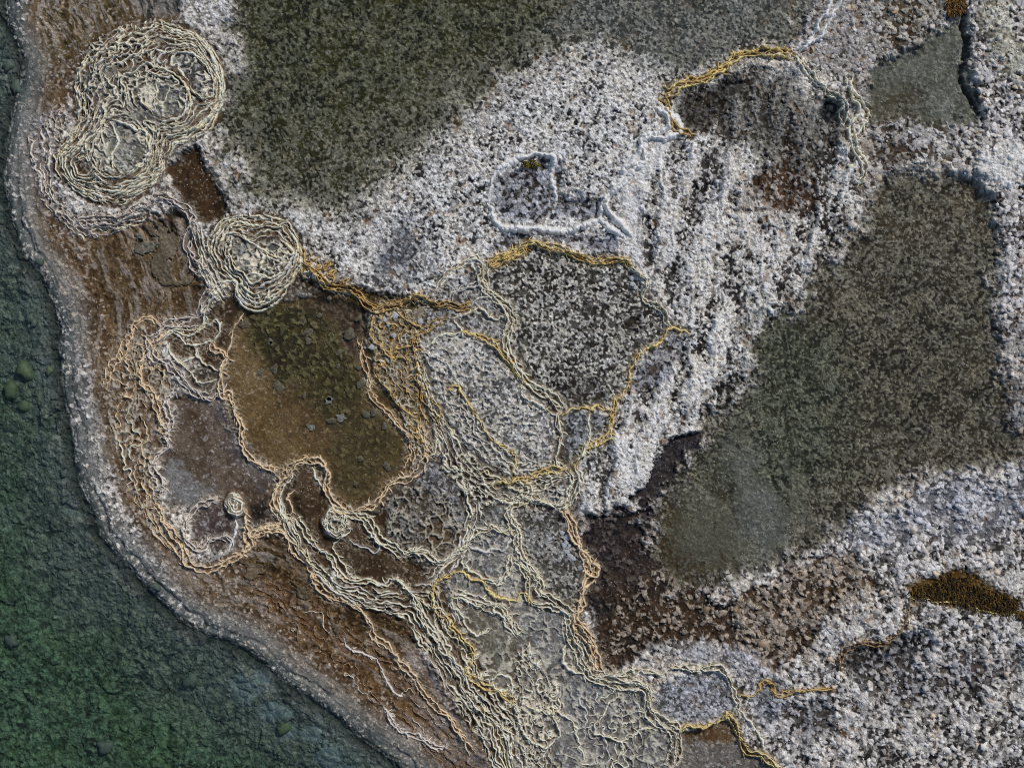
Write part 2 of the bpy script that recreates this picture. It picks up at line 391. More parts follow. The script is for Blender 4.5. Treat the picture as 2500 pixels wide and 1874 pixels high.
# ochre speckled slope east of the brown pool
region(F((790, 660), (900, 650), (930, 660), (900, 740), (920, 900), (950, 960), (940, 1010), (900, 970), (850, 860), (800, 780)), 10, 10, (74, 62, 38), (104, 88, 58), (156, 150, 138), 0.5, 0.4, -2, 0.0, 5)
region(F((640, 600), (760, 620), (900, 650), (960, 650), (940, 670), (800, 670), (700, 640)), 10, 10, (24, 20, 12), (54, 42, 20), (110, 92, 50), 0.25, 0.3, -10, 0.0, 4)
# upper left rust strip, shelf and dark pools around the mounds
SHELF = F((60, -100), (385, -100), (390, 40), (300, 50), (200, 90), (150, 200), (140, 270), (110, 350), (120, 430), (160, 480), (300, 470), (400, 460), (430, 560), (450, 640), (440, 690),
          (330, 730), (350, 800), (390, 860), (360, 930), (340, 1000), (350, 1120), (400, 1220), (480, 1200), (560, 1150), (620, 1190), (720, 1270), (860, 1300), (920, 1420),
          (1010, 1560), (1090, 1680), (1140, 1800), (900, 1800), (820, 1650), (700, 1500), (500, 1370), (350, 1230), (270, 1100), (215, 960), (190, 800), (130, 660), (70, 500), (40, 300))
region(SHELF, 20, 10, (70, 52, 31), (102, 83, 60), (164, 154, 142), 0.16, 0.2, 0, 0.0, 3)
region(F((95, -60), (370, -60), (370, 40), (280, 60), (170, 110), (130, 160), (100, 120)), 24, 26, (66, 54, 30), (92, 78, 52), (150, 144, 134), 0.15, 0.2, -4, 0, 3)
region(F((280, -40), (380, -40), (380, 20), (330, 30), (290, 15)), 16, 16, (40, 46, 44), (60, 62, 56), (110, 112, 108), 0.1, 0.2, -8, 0, 2)
region(F((390, -60), (500, -60), (500, 40), (430, 60), (400, 40)), 14, 12, (120, 116, 112), (84, 78, 72), WHITE, 0.6, 0.4, 4, 0.2, 4)
region(F((60, 260), (140, 240), (130, 330), (110, 400), (150, 470), (230, 500), (160, 520), (90, 440)), 24, 24, (110, 104, 104), (84, 76, 72), (186, 182, 184), 0.5, 0.3, 4, 0.05, 5)
region(F((170, 500), (300, 470), (400, 460), (425, 540), (440, 640), (430, 690), (330, 710), (280, 760), (230, 720), (190, 620)), 24, 24, (66, 50, 28), (94, 76, 52), (130, 116, 96), 0.12, 0.2, -8, 0, 3)
region(F((330, 470), (400, 460), (425, 530), (420, 620), (370, 520), (320, 500)), 18, 16, (24, 18, 10), (44, 32, 16), (90, 76, 50), 0.1, 0.2, -14, 0, 3)
region(F((360, 360), (420, 315), (450, 370), (490, 440), (480, 480), (430, 480), (390, 430)), 12, 8, (40, 28, 12), (62, 44, 24), (110, 100, 84), 0.1, 0.2, -14, 0, 3)
region(F((440, 690), (500, 640), (500, 680), (490, 780), (450, 800), (370, 760), (360, 720)), 10, 8, (52, 38, 24), (74, 56, 38), (120, 108, 96), 0.1, 0.2, -8, 0, 3)
# grey and brown basin on the lower left
region(F((380, 860), (470, 850), (500, 940), (580, 1010), (600, 1060), (560, 1110), (420, 1080), (360, 1100), (340, 1000)), 14, 12, (74, 60, 46), (100, 88, 76), (140, 134, 130), 0.1, 0.2, -8, 0, 3)
region(F((470, 880), (520, 960), (590, 1020), (560, 1060), (500, 960)), 18, 18, (70, 66, 70), (88, 82, 82), (140, 138, 142), 0.15, 0.2, -8, 0, 2)
region(F((345, 1000), (390, 990), (400, 1040), (460, 1060), (400, 1090), (350, 1080)), 20, 18, (118, 116, 114), (104, 102, 98), (150, 150, 150), 0.1, 0.2, -8, 0, 2)
region(F((410, 1110), (470, 1070), (520, 1100), (540, 1150), (480, 1190), (420, 1180)), 12, 8, (66, 54, 50), (84, 72, 68), (150, 144, 142), 0.15, 0.2, -8, 0, 3)
region(F((540, 1090), (600, 1070), (620, 1150), (560, 1150)), 16, 14, (22, 18, 16), (50, 38, 28), (90, 82, 74), 0.15, 0.2, -8, 0, 4)
region(F((560, 1150), (620, 1160), (720, 1270), (860, 1310), (900, 1400), (820, 1400), (700, 1340), (600, 1290), (520, 1210)), 20, 20, (42, 30, 14), (66, 48, 26), (120, 100, 66), 0.15, 0.4, -10, 0, 4)
region(F((560, 1250), (700, 1330), (800, 1400), (900, 1500), (960, 1600), (900, 1580), (760, 1450), (600, 1350)), 30, 26, (88, 62, 32), (110, 84, 52), (150, 132, 108), 0.08, 0.2, -6, 0, 3)
region(F((860, 1430), (960, 1520), (1040, 1680), (960, 1680), (920, 1580)), 20, 18, (96, 78, 52), (120, 108, 100), (160, 152, 146), 0.1, 0.2, -4, 0, 3)
region(F((905, 1420), (950, 1470), (1010, 1590), (1070, 1680), (1030, 1680), (960, 1560)), 10, 10, (74, 72, 78), (98, 96, 100), (150, 150, 156), 0.1, 0.2, -6, 0, 2)
# dark brown basins in the middle
region(F((595, 1050), (640, 1005), (690, 995), (712, 1060), (760, 1110), (840, 1100), (920, 1240), (880, 1280), (760, 1270), (640, 1170)), 8, 6, (52, 38, 22), (76, 60, 42), (120, 108, 90), 0.1, 0.2, -12, 0, 3)
region(F((600, 1040), (630, 1030), (640, 1090), (680, 1180), (640, 1160), (600, 1100)), 10, 8, (26, 17, 8), (44, 30, 16), (90, 76, 50), 0.1, 0.2, -16, 0, 3)
region(F((830, 1090), (900, 1050), (960, 1060), (1010, 1110), (985, 1190), (900, 1215), (830, 1160)), 8, 8, (46, 42, 36), (74, 64, 50), (132, 128, 122), 0.42, 0.3, -8, 0.0, 6)
region(F((905, 1130), (960, 1120), (975, 1170), (930, 1190)), 14, 10, (66, 52, 34), (80, 66, 46), (120, 110, 94), 0.2, 0.2, -10, 0, 3)
region(F((890, 1000), (940, 980), (1000, 1060), (1010, 1150), (960, 1080), (900, 1050)), 10, 8, (56, 52, 46), (78, 74, 70), (146, 146, 146), 0.55, 0.3, -4, 0.0, 5)
region(F((1000, 1070), (1120, 1080), (1110, 1160), (1080, 1140), (1010, 1160)), 10, 8, (58, 56, 52), (80, 78, 74), (150, 150, 148), 0.5, 0.25, -4, 0.0, 5)
region(F((1140, 1030), (1220, 1030), (1225, 1080), (1150, 1090)), 8, 8, (70, 68, 68), (96, 94, 94), (160, 160, 164), 0.6, 0.15, -2, 0.0, 5)
# speckled basin with the pebbles
region(F((1130, 1100), (1225, 1095), (1260, 1200), (1245, 1290), (1210, 1300), (1150, 1285), (1125, 1200)), 8, 8, (50, 47, 42), (76, 72, 64), (160, 158, 152), 0.5, 0.2, -4, 0.0, 5)
# grey basins, lower middle
GREYB = F((1010, 1150), (1100, 1140), (1120, 1240), (1150, 1290), (1240, 1320), (1270, 1420), (1330, 1470), (1400, 1490), (1440, 1570), (1450, 1800), (1100, 1800),
          (1110, 1540), (1060, 1480), (1000, 1380), (950, 1270), (1000, 1230))
region(GREYB, 8, 6, (98, 96, 92), (118, 117, 114), (150, 150, 150), 0.3, 0.15, -2, 0.0, 3)
region(F((1000, 1300), (1090, 1310), (1130, 1380), (1120, 1480), (1060, 1460), (1010, 1380)), 20, 16, (92, 88, 74), (108, 104, 92), (140, 138, 130), 0.2, 0.15, -4, 0, 2)
region(F((1020, 1160), (1100, 1160), (1100, 1190), (1030, 1190)), 10, 8, (84, 84, 84), (104, 104, 104), (150, 150, 152), 0.3, 0.1, -3, 0, 3)
region(F((1190, 1480), (1330, 1480), (1330, 1540), (1280, 1590), (1230, 1560)), 20, 16, (90, 90, 92), (108, 108, 110), (146, 148, 150), 0.4, 0.15, -3, 0, 3)
region(F((1400, 1520), (1450, 1460), (1560, 1440), (1590, 1500), (1585, 1545), (1550, 1555), (1460, 1570), (1420, 1560)), 8, 8, (66, 66, 66), (98, 98, 98), (176, 177, 182), 0.6, 0.35, 0, 0.1, 5)
region(F((1465, 1585), (1530, 1565), (1575, 1555), (1610, 1620), (1690, 1665), (1700, 1800), (1450, 1800)), 8, 6, (84, 78, 70), (104, 98, 92), (140, 138, 134), 0.25, 0.2, -6, 0, 3)
region(F((1470, 1580), (1570, 1560), (1590, 1600), (1490, 1600)), 14, 12, (74, 50, 26), (92, 74, 50), (130, 120, 104), 0.15, 0.2, -8, 0, 3)
# lower steep braided slope
region(F((600, 1100), (660, 1190), (740, 1270), (850, 1275), (900, 1250), (960, 1260), (990, 1360), (1060, 1480), (1110, 1550), (1110, 1800), (1090, 1700), (1010, 1560), (930, 1430), (870, 1330),
         (760, 1310), (680, 1240)), 8, 6, (44, 30, 18), (66, 48, 32), (110, 100, 84), 0.08, 0.2, -6, 0, 3)
# fine braided slope between the ellipse basin and the dark basin
region(F((890, 740), (905, 745), (945, 870), (1015, 975), (1100, 1035), (1200, 1010), (1240, 1030), (1130, 1090), (1010, 1080), (950, 1000), (915, 880)), 6, 5, (58, 56, 50), (80, 78, 74), (140, 140, 138), 0.3, 0.1, -3, 0, 3)
# mound floors
MOUND1 = T(0, 0, (600, 480), (680, 340), (800, 255), (950, 190), (1100, 155), (1250, 145), (1400, 190), (1550, 270), (1650, 370), (1715, 510), (1740, 660), (1725, 800), (1670, 950),
           (1610, 1040), (1490, 1095), (1370, 1150), (1310, 1220), (1300, 1310), (1220, 1410), (1090, 1520), (960, 1590), (800, 1585), (640, 1525), (500, 1425), (420, 1310), (415, 1190), (490, 1080), (575, 980), (590, 850),
           (560, 700), (570, 580))
M1_TOP = T(0, 0, (1215, 640), (1330, 610), (1420, 680), (1450, 780), (1400, 880), (1300, 915), (1210, 880), (1110, 800), (1090, 700))
M1_LOW = T(0, 0, (870, 960), (1000, 1000), (1130, 1060), (1150, 1180), (1110, 1280), (1000, 1340), (890, 1350), (790, 1310), (740, 1230), (745, 1130), (820, 1040))
M1_EAST = T(0, 0, (1350, 440), (1480, 425), (1590, 530), (1650, 640), (1640, 740), (1570, 770), (1500, 690), (1440, 590), (1340, 510))
region(MOUND1, 8, 5, (46, 33, 18), (76, 60, 40), (150, 148, 140), 0.15, 0.1, 2, 0, 3)
region(T(0, 0, (640, 560), (800, 480), (1000, 560), (1240, 560), (1440, 680), (1480, 800), (1400, 920), (1200, 980), (1150, 1200), (1000, 1360), (740, 1340), (640, 1200), (720, 1050), (760, 900), (700, 760)), 14, 12,
       (84, 83, 76), (108, 107, 100), (160, 160, 156), 0.3, 0.1, 4, 0, 3)
region(M1_EAST, 6, 5, (60, 60, 58), (84, 84, 82), (160, 160, 160), 0.5, 0.2, 2, 0, 4)
region(T(0, 0, (1220, 660), (1330, 640), (1430, 720), (1420, 800), (1260, 800)), 10, 6, (84, 86, 86), (100, 101, 100), (140, 140, 140), 0.3, 0.1, 6, 0, 3)
MOUND2 = F((445, 510), (480, 468), (560, 455), (625, 472), (650, 515), (658, 575), (625, 618), (590, 655), (548, 668), (515, 650), (500, 612), (470, 590), (450, 550))
M2_TOP = F((505, 515), (550, 525), (600, 515), (635, 545), (605, 590), (550, 605), (515, 580), (500, 545))
region(MOUND2, 6, 4, (46, 33, 18), (76, 60, 40), (150, 148, 140), 0.15, 0.1, 2, 0, 3)
region(M2_TOP, 10, 6, (84, 84, 78), (104, 104, 98), (150, 150, 148), 0.3, 0.1, 4, 0, 3)
MOUND3 = F((480, 1080), (495, 1060), (515, 1062), (532, 1082), (530, 1108), (512, 1120), (490, 1110))
MOUND4 = F((690, 1120), (715, 1092), (750, 1108), (766, 1140), (740, 1166), (700, 1156))
region(MOUND3, 4, 3, (120, 104, 84), (134, 120, 104), (160, 150, 140), 0.2, 0.1, 4, 0, 3)
region(MOUND4, 4, 3, (88, 80, 64), (108, 104, 92), (150, 148, 140), 0.2, 0.1, 2, 0, 3)

# ---- blend the regions
def full(v):
    return np.full(X.shape, v, f32)
C1 = np.empty(X.shape + (3,), f32); C2 = C1.copy(); GC = C1.copy()
C1[:] = lin((58, 52, 48), ALB); C2[:] = lin((84, 80, 78), ALB); GC[:] = lin(PALE, ALB)
COV, CO, HH, FL, GH = full(0.75), full(0.6), full(4), full(0.3), full(5)
for poly, soft, fray, p in REG:
    sd = up(poly_sdf(poly, CXX, CYY)) + WARP * fray * 1.7 + WARP2 * (min(fray, 12) * 0.9 + fray * 0.35)
    m = smooth(-soft, soft, sd)
    m3 = m[..., None]
    C1 += (lin(p['c1'], ALB).astype(f32) - C1) * m3
    C2 += (lin(p['c2'], ALB).astype(f32) - C2) * m3
    GC += (lin(p['gc'], ALB).astype(f32) - GC) * m3
    for A, k in ((COV, 'cov'), (CO, 'co'), (HH, 'h'), (FL, 'fl'), (GH, 'gh')):
        A += (f32(p[k]) - A) * m

# ---- shelf streaks, shore and lake
land = -SD
streak = fbm(land / 15 + WARP * 2.6 + WARP2 * 0.4, ARC / 70 + WARP, 4, 44)
streak2 = fbm(land / 5, ARC / 60, 3, 50)
shelf_m = np.clip(smooth(0, 20, up(poly_sdf(SHELF, CXX, CYY))), 0, 1)
lav = shelf_m * smooth(0.52, 0.66, streak * 0.7 + streak2 * 0.3) * 0.7
C1 += (lin((134, 124, 114), ALB).astype(f32) - C1) * lav[..., None]
C2 += (lin((146, 138, 132), ALB).astype(f32) - C2) * lav[..., None]
ws = (shelf_m * smooth(0.56, 0.62, fbm(land / 9 + 40 + WARP * 2, ARC / 45, 3, 61)) * smooth(0.4, 0.6, N_BIG))[..., None]
C1 += (lin((176, 160, 140), ALB).astype(f32) - C1) * ws * 0.55
# pale mineral band along the shore
bw = 42 + 36 * (vnoise(ARC / 160, ARC * 0, 66) - 0.5)
band = smooth(bw + 45, bw - 25, land) * smooth(-6, 14, land)
bandc = lin((132, 132, 128), ALB).astype(f32)
for A in (C1, C2):
    A += (bandc * (0.42 + 0.75 * streak2 + 0.45 * (N_FINE - 0.2))[..., None] - A) * (band * 0.9)[..., None]
COV += (0.12 - COV) * np.maximum(band, smooth(55, 25, land)); FL *= 1 - smooth(90, 50, land)
wet = smooth(60, 2, land + WARP * 22 + WARP2 * 6) * smooth(-4, 3, land)
for A in (C1, C2):
    A += (lin((58, 68, 68), ALB).astype(f32) * (0.6 + 0.8 * N_FINE)[..., None] - A) * (wet * 0.9)[..., None]
lk = smooth(-6, 6, SD)
deep = smooth(30, 330, SD + (N_BIG - 0.5) * 160)
lc1 = lin((48, 58, 56), ALB).astype(f32) * (1 - deep)[..., None] + lin((20, 32, 22), ALB).astype(f32) * deep[..., None]
lc2 = lin((84, 94, 92), ALB).astype(f32) * (1 - deep)[..., None] + lin((40, 56, 40), ALB).astype(f32) * deep[..., None]
lgc = lin((98, 106, 98), ALB).astype(f32) * (1 - deep)[..., None] + lin((78, 100, 80), ALB).astype(f32) * deep[..., None]
for A, B in ((C1, lc1), (C2, lc2), (GC, lgc)):
    A += (B - A) * lk[..., None]
COV += (0.6 - COV) * lk; CO += (0.6 - CO) * lk; FL *= 1 - lk; GH += (4 - GH) * lk
# sky reflection painted pale onto the lake floor at the bottom of the frame
sky_refl = np.zeros(X.shape, f32)
for (sx, sy, sr) in ((600, 1690, 60), (660, 1735, 55), (700, 1790, 60), (745, 1800, 55), (800, 1850, 70), (840, 1880, 50), (640, 1650, 40), (700, 1740, 40)):
    sky_refl = np.maximum(sky_refl, smooth(sr * 0.75, sr * 0.45, np.hypot(X - sx, (Y - sy) * 1.15) + WARP * 26 + WARP2 * 10))
for A in (C1, C2):
    A += (lin((132, 148, 150), ALB).astype(f32) - A) * (sky_refl * lk * 0.5)[..., None]
COV *= 1 - 0.8 * sky_refl * lk
shore_shade = lk * np.exp(-((SD - 12 - 14 * WARP) / 16) ** 2) * 0.75  # shade under the bank, painted dark into the lake bed along the shore
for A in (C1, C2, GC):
    A += (lin((22, 30, 28), ALB).astype(f32) - A) * shore_shade[..., None]
moss = (deep * lk * smooth(0.55, 0.75, fbm(X / 70, Y / 70, 3, 70)))[..., None] * 0.25
for A in (C1, C2, GC):
    A += (lin((62, 88, 48), ALB).astype(f32) - A) * moss

# ---- heights
H = HH.copy()
H += shelf_m * ((streak - 0.5) * 7 + (N_FINE - 0.5) * 4)
H += (N_BIG - 0.5) * 8 * (1 - lk)
H = H * smooth(0, 90, land) + (1 - smooth(0, 90, land)) * (3 + (streak2 - 0.5) * 6 + (N_MID - 0.5) * 8)
prof = -12 - 46 * smooth(-4, 220, SD)
lf1, lf2, lr, _, _ = worley((X + WARP * 14) / 46, (Y + WARP2 * 8) / 46, 3)
lump = (1 - lf1 ** 2) * (0.4 + lr) * 11
lb1, lb2, lbr, _, _ = worley((X + WARP * 10) / 17, (Y + WARP2 * 5) / 17, 13)
lump += (1 - lb1 ** 2) * 5 * (0.5 + lbr)
lk2 = smooth(-10, 12, SD)
H = H * (1 - lk2) + (prof + lump * 0.8) * lk2
H -= 7 * np.exp(-((SD - 8 - 8 * WARP) / 9) ** 2) * (0.3 + 0.9 * vnoise(ARC / 55, ARC * 0 + 8, 72))
H -= 7 * np.exp(-((SD + 22 + 10 * WARP) / 6) ** 2) * smooth(0.45, 0.6, vnoise(ARC / 90, ARC * 0 + 3, 71))
H = H.astype(f32)

CRACK = T(1800, 0, (1775, -60), (1762, 60), (1740, 200), (1770, 300), (1765, 420), (1730, 560), (1750, 660), (1800, 750), (1850, 830), (1890, 900), (1885, 980))
cd_, _ = line_dist(CRACK, CXX, CYY); cd_ = up(cd_) + WARP2 * 4 + WARP * 6
H -= 22 * np.exp(-(cd_ / 5) ** 2).astype(f32)
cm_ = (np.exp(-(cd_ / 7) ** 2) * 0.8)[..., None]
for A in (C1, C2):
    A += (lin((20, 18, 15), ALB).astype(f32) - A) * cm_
COV *= 1 - cm_[..., 0]; FL *= 1 - cm_[..., 0]
# ------------------------------------------------------------------ rimstone ridges traced from the place
RIDGES = []
def ridge(label, pts, w=6, h=9, kind='cream', n=1, gap=7, cat='mineral ridge'):
    RIDGES.append((label, pts, w, h, kind, n, gap, cat))
A1 = lambda *p: T(0, 0, *p); C1t = lambda *p: T(1200, 0, *p); D1 = lambda *p: T(1800, 0, *p)
A2 = lambda *p: T(0, 450, *p); B2 = lambda *p: T(600, 450, *p); C2t = lambda *p: T(1200, 450, *p)
A3 = lambda *p: T(0, 900, *p); B3 = lambda *p: T(600, 900, *p); C3 = lambda *p: T(1200, 900, *p)
B4 = lambda *p: T(600, 1349, *p); C4 = lambda *p: T(1200, 1349, *p); D4 = lambda *p: TD(1800, 1349, *p)

ridge("ochre ridge dropping from the middle mound to the yellow knot above the brown pool", B2((400, 640), (480, 650), (560, 700), (640, 780), (740, 800), (830, 830), (890, 880), (950, 930), (1010, 960), (1090, 940), (1160, 920), (1240, 890), (1330, 860), (1400, 900), (1480, 940), (1560, 930), (1640, 945), (1740, 935)), 5, 9, 'ochre', 3, 7)
ridge("thick braided cream ridge forming the left side of the pear shaped basin", B2((1860, 620), (1830, 680), (1830, 740), (1870, 830), (1950, 890), (2020, 960), (2060, 1050), (2030, 1130), (2010, 1230), (2040, 1330), (2100, 1430), (2150, 1510)) + C2t((330, 1580), (420, 1620)) + C3((420, 190), (500, 260), (540, 330)), 6, 10, 'cream', 3, 8)
ridge("rusty gold ridge arching over the top of the pear shaped basin", B2((1860, 620), (1950, 580), (2050, 540), (2150, 500)) + C2t((0, 610), (100, 570), (200, 520), (280, 470), (340, 455), (420, 490), (520, 500), (620, 540), (720, 580), (830, 605), (920, 600), (1000, 590), (1080, 630)), 5, 8, 'gold', 3, 6)
ridge("tan ridge stepping down the right side of the pear shaped basin", C2t((1080, 630), (1130, 690), (1180, 740), (1180, 800), (1155, 860), (1200, 910), (1290, 950), (1340, 1000), (1340, 1060), (1400, 1110)), 6, 8, 'cream', 2, 6)
ridge("bright orange ridge from the right tip of the pear shaped basin down its side", C2t((1510, 1180), (1490, 1140), (1400, 1110), (1340, 1160), (1280, 1220), (1180, 1280), (1100, 1340), (1075, 1430), (1060, 1530), (1010, 1620), (960, 1650)), 7, 9, 'gold', 1)
ridge("yellow ridge running below the orange one beside the white crust", C3((1000, 220), (950, 240), (940, 330), (930, 410), (900, 490), (860, 540), (770, 590), (710, 640), (650, 720), (630, 760)), 6, 8, 'gold', 2, 6)
ridge("short yellow ridge closing the bottom of the pear shaped basin", C3((540, 345), (620, 320), (690, 310), (760, 325), (790, 300), (850, 320), (930, 325)), 6, 8, 'gold', 1)
ridge("double cream ridge between the silver oval basin and the small dark basin", C3((540, 330), (510, 360), (520, 440), (530, 540), (520, 640), (500, 700), (540, 750), (580, 770)), 6, 9, 'cream', 2, 8)
ridge("cream ridge splitting two small dark basins under the pear shaped one", C3((760, 330), (750, 430), (750, 540), (720, 620), (660, 710), (620, 750)), 6, 8, 'cream', 1)
ridge("pale ridge forming the right rim of the silver oval basin", C3((240, 100), (220, 160), (270, 240), (350, 260), (400, 310), (460, 350), (510, 365)), 5, 8, 'cream', 1)
ridge("bright yellow ridge over the top of the silver oval basin", B2((1660, 1120), (1720, 1150), (1800, 1170), (1880, 1210), (1940, 1250), (1980, 1310), (2030, 1370), (2080, 1450), (2130, 1510), (2160, 1540)), 6, 9, 'gold', 2, 5)
ridge("yellow ridge curling round the upper left of the silver oval basin", B2((1620, 1040), (1630, 1100), (1655, 1125), (1620, 1150), (1540, 1160), (1470, 1190), (1420, 1240), (1370, 1290), (1330, 1300)), 6, 8, 'cream', 1)
ridge("cream ridge waving across the slivers above the silver oval basin", B2((1550, 1020), (1620, 1030), (1680, 1010), (1740, 970), (1800, 940), (1840, 980), (1880, 1030), (1920, 1050), (1980, 1030), (2030, 1050)), 6, 8, 'cream', 1)
ridge("long ochre ridge falling along the left edge of the silver oval basin", B2((1540, 1020), (1450, 1070), (1380, 1110), (1310, 1170), (1300, 1250), (1310, 1300), (1300, 1380), (1320, 1450), (1350, 1550), (1370, 1650)) + B3((1380, 230), (1440, 300), (1490, 390), (1500, 440)), 5, 9, 'ochre', 2, 8)
ridge("yellow ridge crossing the inside of the silver oval basin", B3((1560, 210), (1580, 160), (1630, 140), (1690, 200), (1740, 290), (1790, 380), (1830, 460), (1900, 540), (1950, 590), (2020, 640), (2070, 680), (2060, 760), (2040, 850)), 5, 7, 'gold', 1)
ridge("thin grey ridge branching into the top of the silver oval basin", B2((1370, 1290), (1420, 1320), (1500, 1350), (1560, 1400), (1600, 1480), (1640, 1560)), 4, 5, 'grey', 1)
ridge("long peach ridge winding round the south shore of the brown pool", B3((1340, 420), (1350, 500), (1380, 590), (1385, 670), (1350, 740), (1310, 800), (1240, 850), (1150, 860), (1100, 890), (1070, 960), (1010, 1020), (930, 1070), (830, 1095), (750, 1080), (690, 1040), (650, 980), (620, 920), (640, 840), (620, 770), (570, 720), (500, 700), (420, 710), (370, 740), (330, 800), (260, 880), (230, 960), (215, 1060), (250, 1150)), 7, 10, 'peach', 2, 8)
ridge("short cream spur joining the peach ridge at the pool's right end", B3((1440, 420), (1470, 520), (1465, 620), (1440, 665), (1385, 670)), 5, 8, 'cream', 1)
ridge("orange brown ridge holding the left shore of the brown pool", A2((1640, 1210), (1640, 1270), (1710, 1290), (1750, 1340), (1720, 1400), (1700, 1470), (1700, 1560), (1720, 1640)) + A3((1770, 190), (1790, 280), (1830, 360), (1870, 440), (1850, 560), (1900, 660), (1970, 720), (2060, 770), (2140, 790)), 7, 9, 'peach', 2, 7)
ridge("beaded tan ridge standing in the top left corner of the brown pool", A2((1870, 990), (1830, 1060), (1790, 1130), (1770, 1230), (1755, 1330)), 6, 6, 'peach', 1)
ridge("double cream ridge between the brown basin and the dark speckled basin", B3((650, 1040), (700, 1080), (760, 1110), (840, 1130), (900, 1140), (950, 1190), (990, 1270), (1040, 1330), (1110, 1370), (1180, 1430), (1210, 1460)), 6, 9, 'cream', 3, 7)
ridge("scalloped cream ridge along the bottom of the dark speckled basin", B3((1210, 1450), (1270, 1420), (1340, 1410), (1400, 1440), (1450, 1480), (1530, 1480), (1600, 1430), (1660, 1400), (1720, 1320), (1780, 1250), (1850, 1240), (1910, 1215), (1960, 1260), (2030, 1275)), 6, 8, 'cream', 2, 7)
ridge("cream ridge dividing the hooked brown basin below the pool's south shore", B3((500, 760), (530, 830), (560, 880), (610, 910)), 6, 8, 'cream', 1)
ridge("cream ridge inside the hook of the brown basin, left side", B3((365, 800), (355, 850), (300, 910), (260, 980), (265, 1080), (310, 1160), (370, 1190)), 6, 9, 'cream', 1)
ridge("rusty ragged ridge in the darkest corner of the hooked basin", B3((370, 930), (310, 990), (330, 1060), (370, 1130)), 6, 8, 'peach', 1)
ridge("long cream ridge rippling down the steep dark slope", B3((370, 1140), (430, 1210), (480, 1290), (540, 1370), (620, 1430), (670, 1500), (720, 1560), (790, 1630)) + B4((900, 225), (970, 220), (1040, 250), (1100, 230), (1130, 205), (1190, 220), (1220, 270), (1290, 340), (1340, 430), (1370, 510), (1420, 600), (1480, 640), (1520, 740), (1580, 830), (1610, 890), (1660, 950), (1700, 1040), (1760, 1120), (1800, 1190), (1880, 1260), (1960, 1330), (2010, 1400), (2040, 1500), (2060, 1600)), 6, 10, 'cream', 2, 9)
ridge("thin cream ridge edging the deep chocolate basin", B3((740, 1310), (680, 1360), (690, 1430), (740, 1510), (800, 1590)) + B4((840, 205), (900, 215)), 5, 8, 'cream', 1)
ridge("beaded thin ridge crossing the chocolate basin", B3((790, 1320), (850, 1370), (930, 1390), (980, 1425), (1030, 1380), (1010, 1310)), 4, 5, 'grey', 1)
ridge("yellow ridge curving round the left of the large grey basin", B4((1600, 150), (1540, 190), (1470, 210), (1440, 280), (1450, 370), (1490, 450), (1540, 500), (1580, 580), (1640, 640), (1700, 690), (1750, 750), (1750, 850), (1700, 900), (1730, 960), (1800, 1000), (1880, 1040), (2000, 1100), (2080, 1150)), 5, 8, 'gold', 2, 8)
ridge("yellow ridge crossing over the top of the large grey basin", B4((1600, 150), (1680, 150), (1720, 200), (1800, 230), (1870, 290), (1950, 340), (2050, 360), (2100, 350), (2120, 320), (2170, 330)) + C4((310, 400), (330, 370)), 6, 9, 'gold', 1)
ridge("stacked grey ledge stepping across the upper large grey basin", B4((1590, 300), (1680, 330), (1760, 370), (1850, 400), (1950, 440), (2010, 500), (2060, 570), (2120, 640)), 6, 7, 'cream', 3, 9)
ridge("cream ledge inside the large grey basin, left half", B4((1580, 330), (1590, 420), (1650, 470), (1690, 560), (1750, 620), (1790, 640), (1850, 600), (1900, 580)), 6, 7, 'cream', 1)
ridge("broad rope of cream ridges sweeping to the bottom of the terraces", C4((200, 10), (250, 120), (310, 180), (320, 260), (340, 350), (430, 360), (490, 400), (560, 440), (600, 500), (610, 580), (640, 680), (680, 760), (710, 850), (760, 930), (850, 970), (950, 1000), (1050, 1020), (1150, 1030), (1210, 1080), (1200, 1180), (1240, 1250), (1310, 1310), (1380, 1350), (1420, 1380), (1420, 1450), (1410, 1550), (1370, 1650)), 5, 10, 'cream', 4, 8)
ridge("wide peach and white ridge walling off the dark brown crust", C3((530, 1070), (590, 1160), (630, 1260), (680, 1370), (740, 1480), (780, 1560)) + C4((800, 100), (770, 170), (740, 220), (700, 300), (680, 420), (640, 500), (690, 590), (740, 650), (780, 740), (800, 850), (830, 940)), 8, 10, 'peach', 3, 8)
ridge("scalloped yellow ridge over the grey white basin near the bottom", C4((830, 940), (930, 940), (1030, 930), (1130, 900), (1200, 910), (1300, 940), (1380, 880), (1460, 890), (1530, 910), (1640, 890), (1750, 880), (1800, 940), (1840, 1010), (1870, 1090), (1890, 1170), (1870, 1240)), 6, 9, 'cream', 2, 7)
ridge("vivid golden ridge running off the bottom edge beside the smooth grey basin", C4((1420, 1380), (1470, 1350), (1510, 1315), (1560, 1340), (1640, 1345), (1720, 1320), (1790, 1270), (1820, 1240), (1880, 1300), (1890, 1370), (1930, 1450), (1970, 1530), (2050, 1540), (2120, 1590), (2200, 1640), (2280, 1700)), 6, 10, 'gold', 2, 6)
ridge("thin rust ridge looping right of the grey white basin", C4((1870, 1080), (1950, 1100), (2010, 1090), (2060, 1040), (2100, 980), (2150, 1000), (2180, 1060)), 5, 6, 'ochre', 1)
ridge("pale ridge between the golden ridge and the lower right crust", C4((1900, 1200), (1960, 1280), (2010, 1330), (2060, 1390), (2090, 1450), (2100, 1520)), 6, 7, 'cream', 1)
ridge("low ochre ridge in the lower right crust ending at a dark hollow", D4((110, 570), (155, 580), (165, 630), (240, 610), (330, 600), (430, 600)), 6, 8, 'ochre', 2, 6)
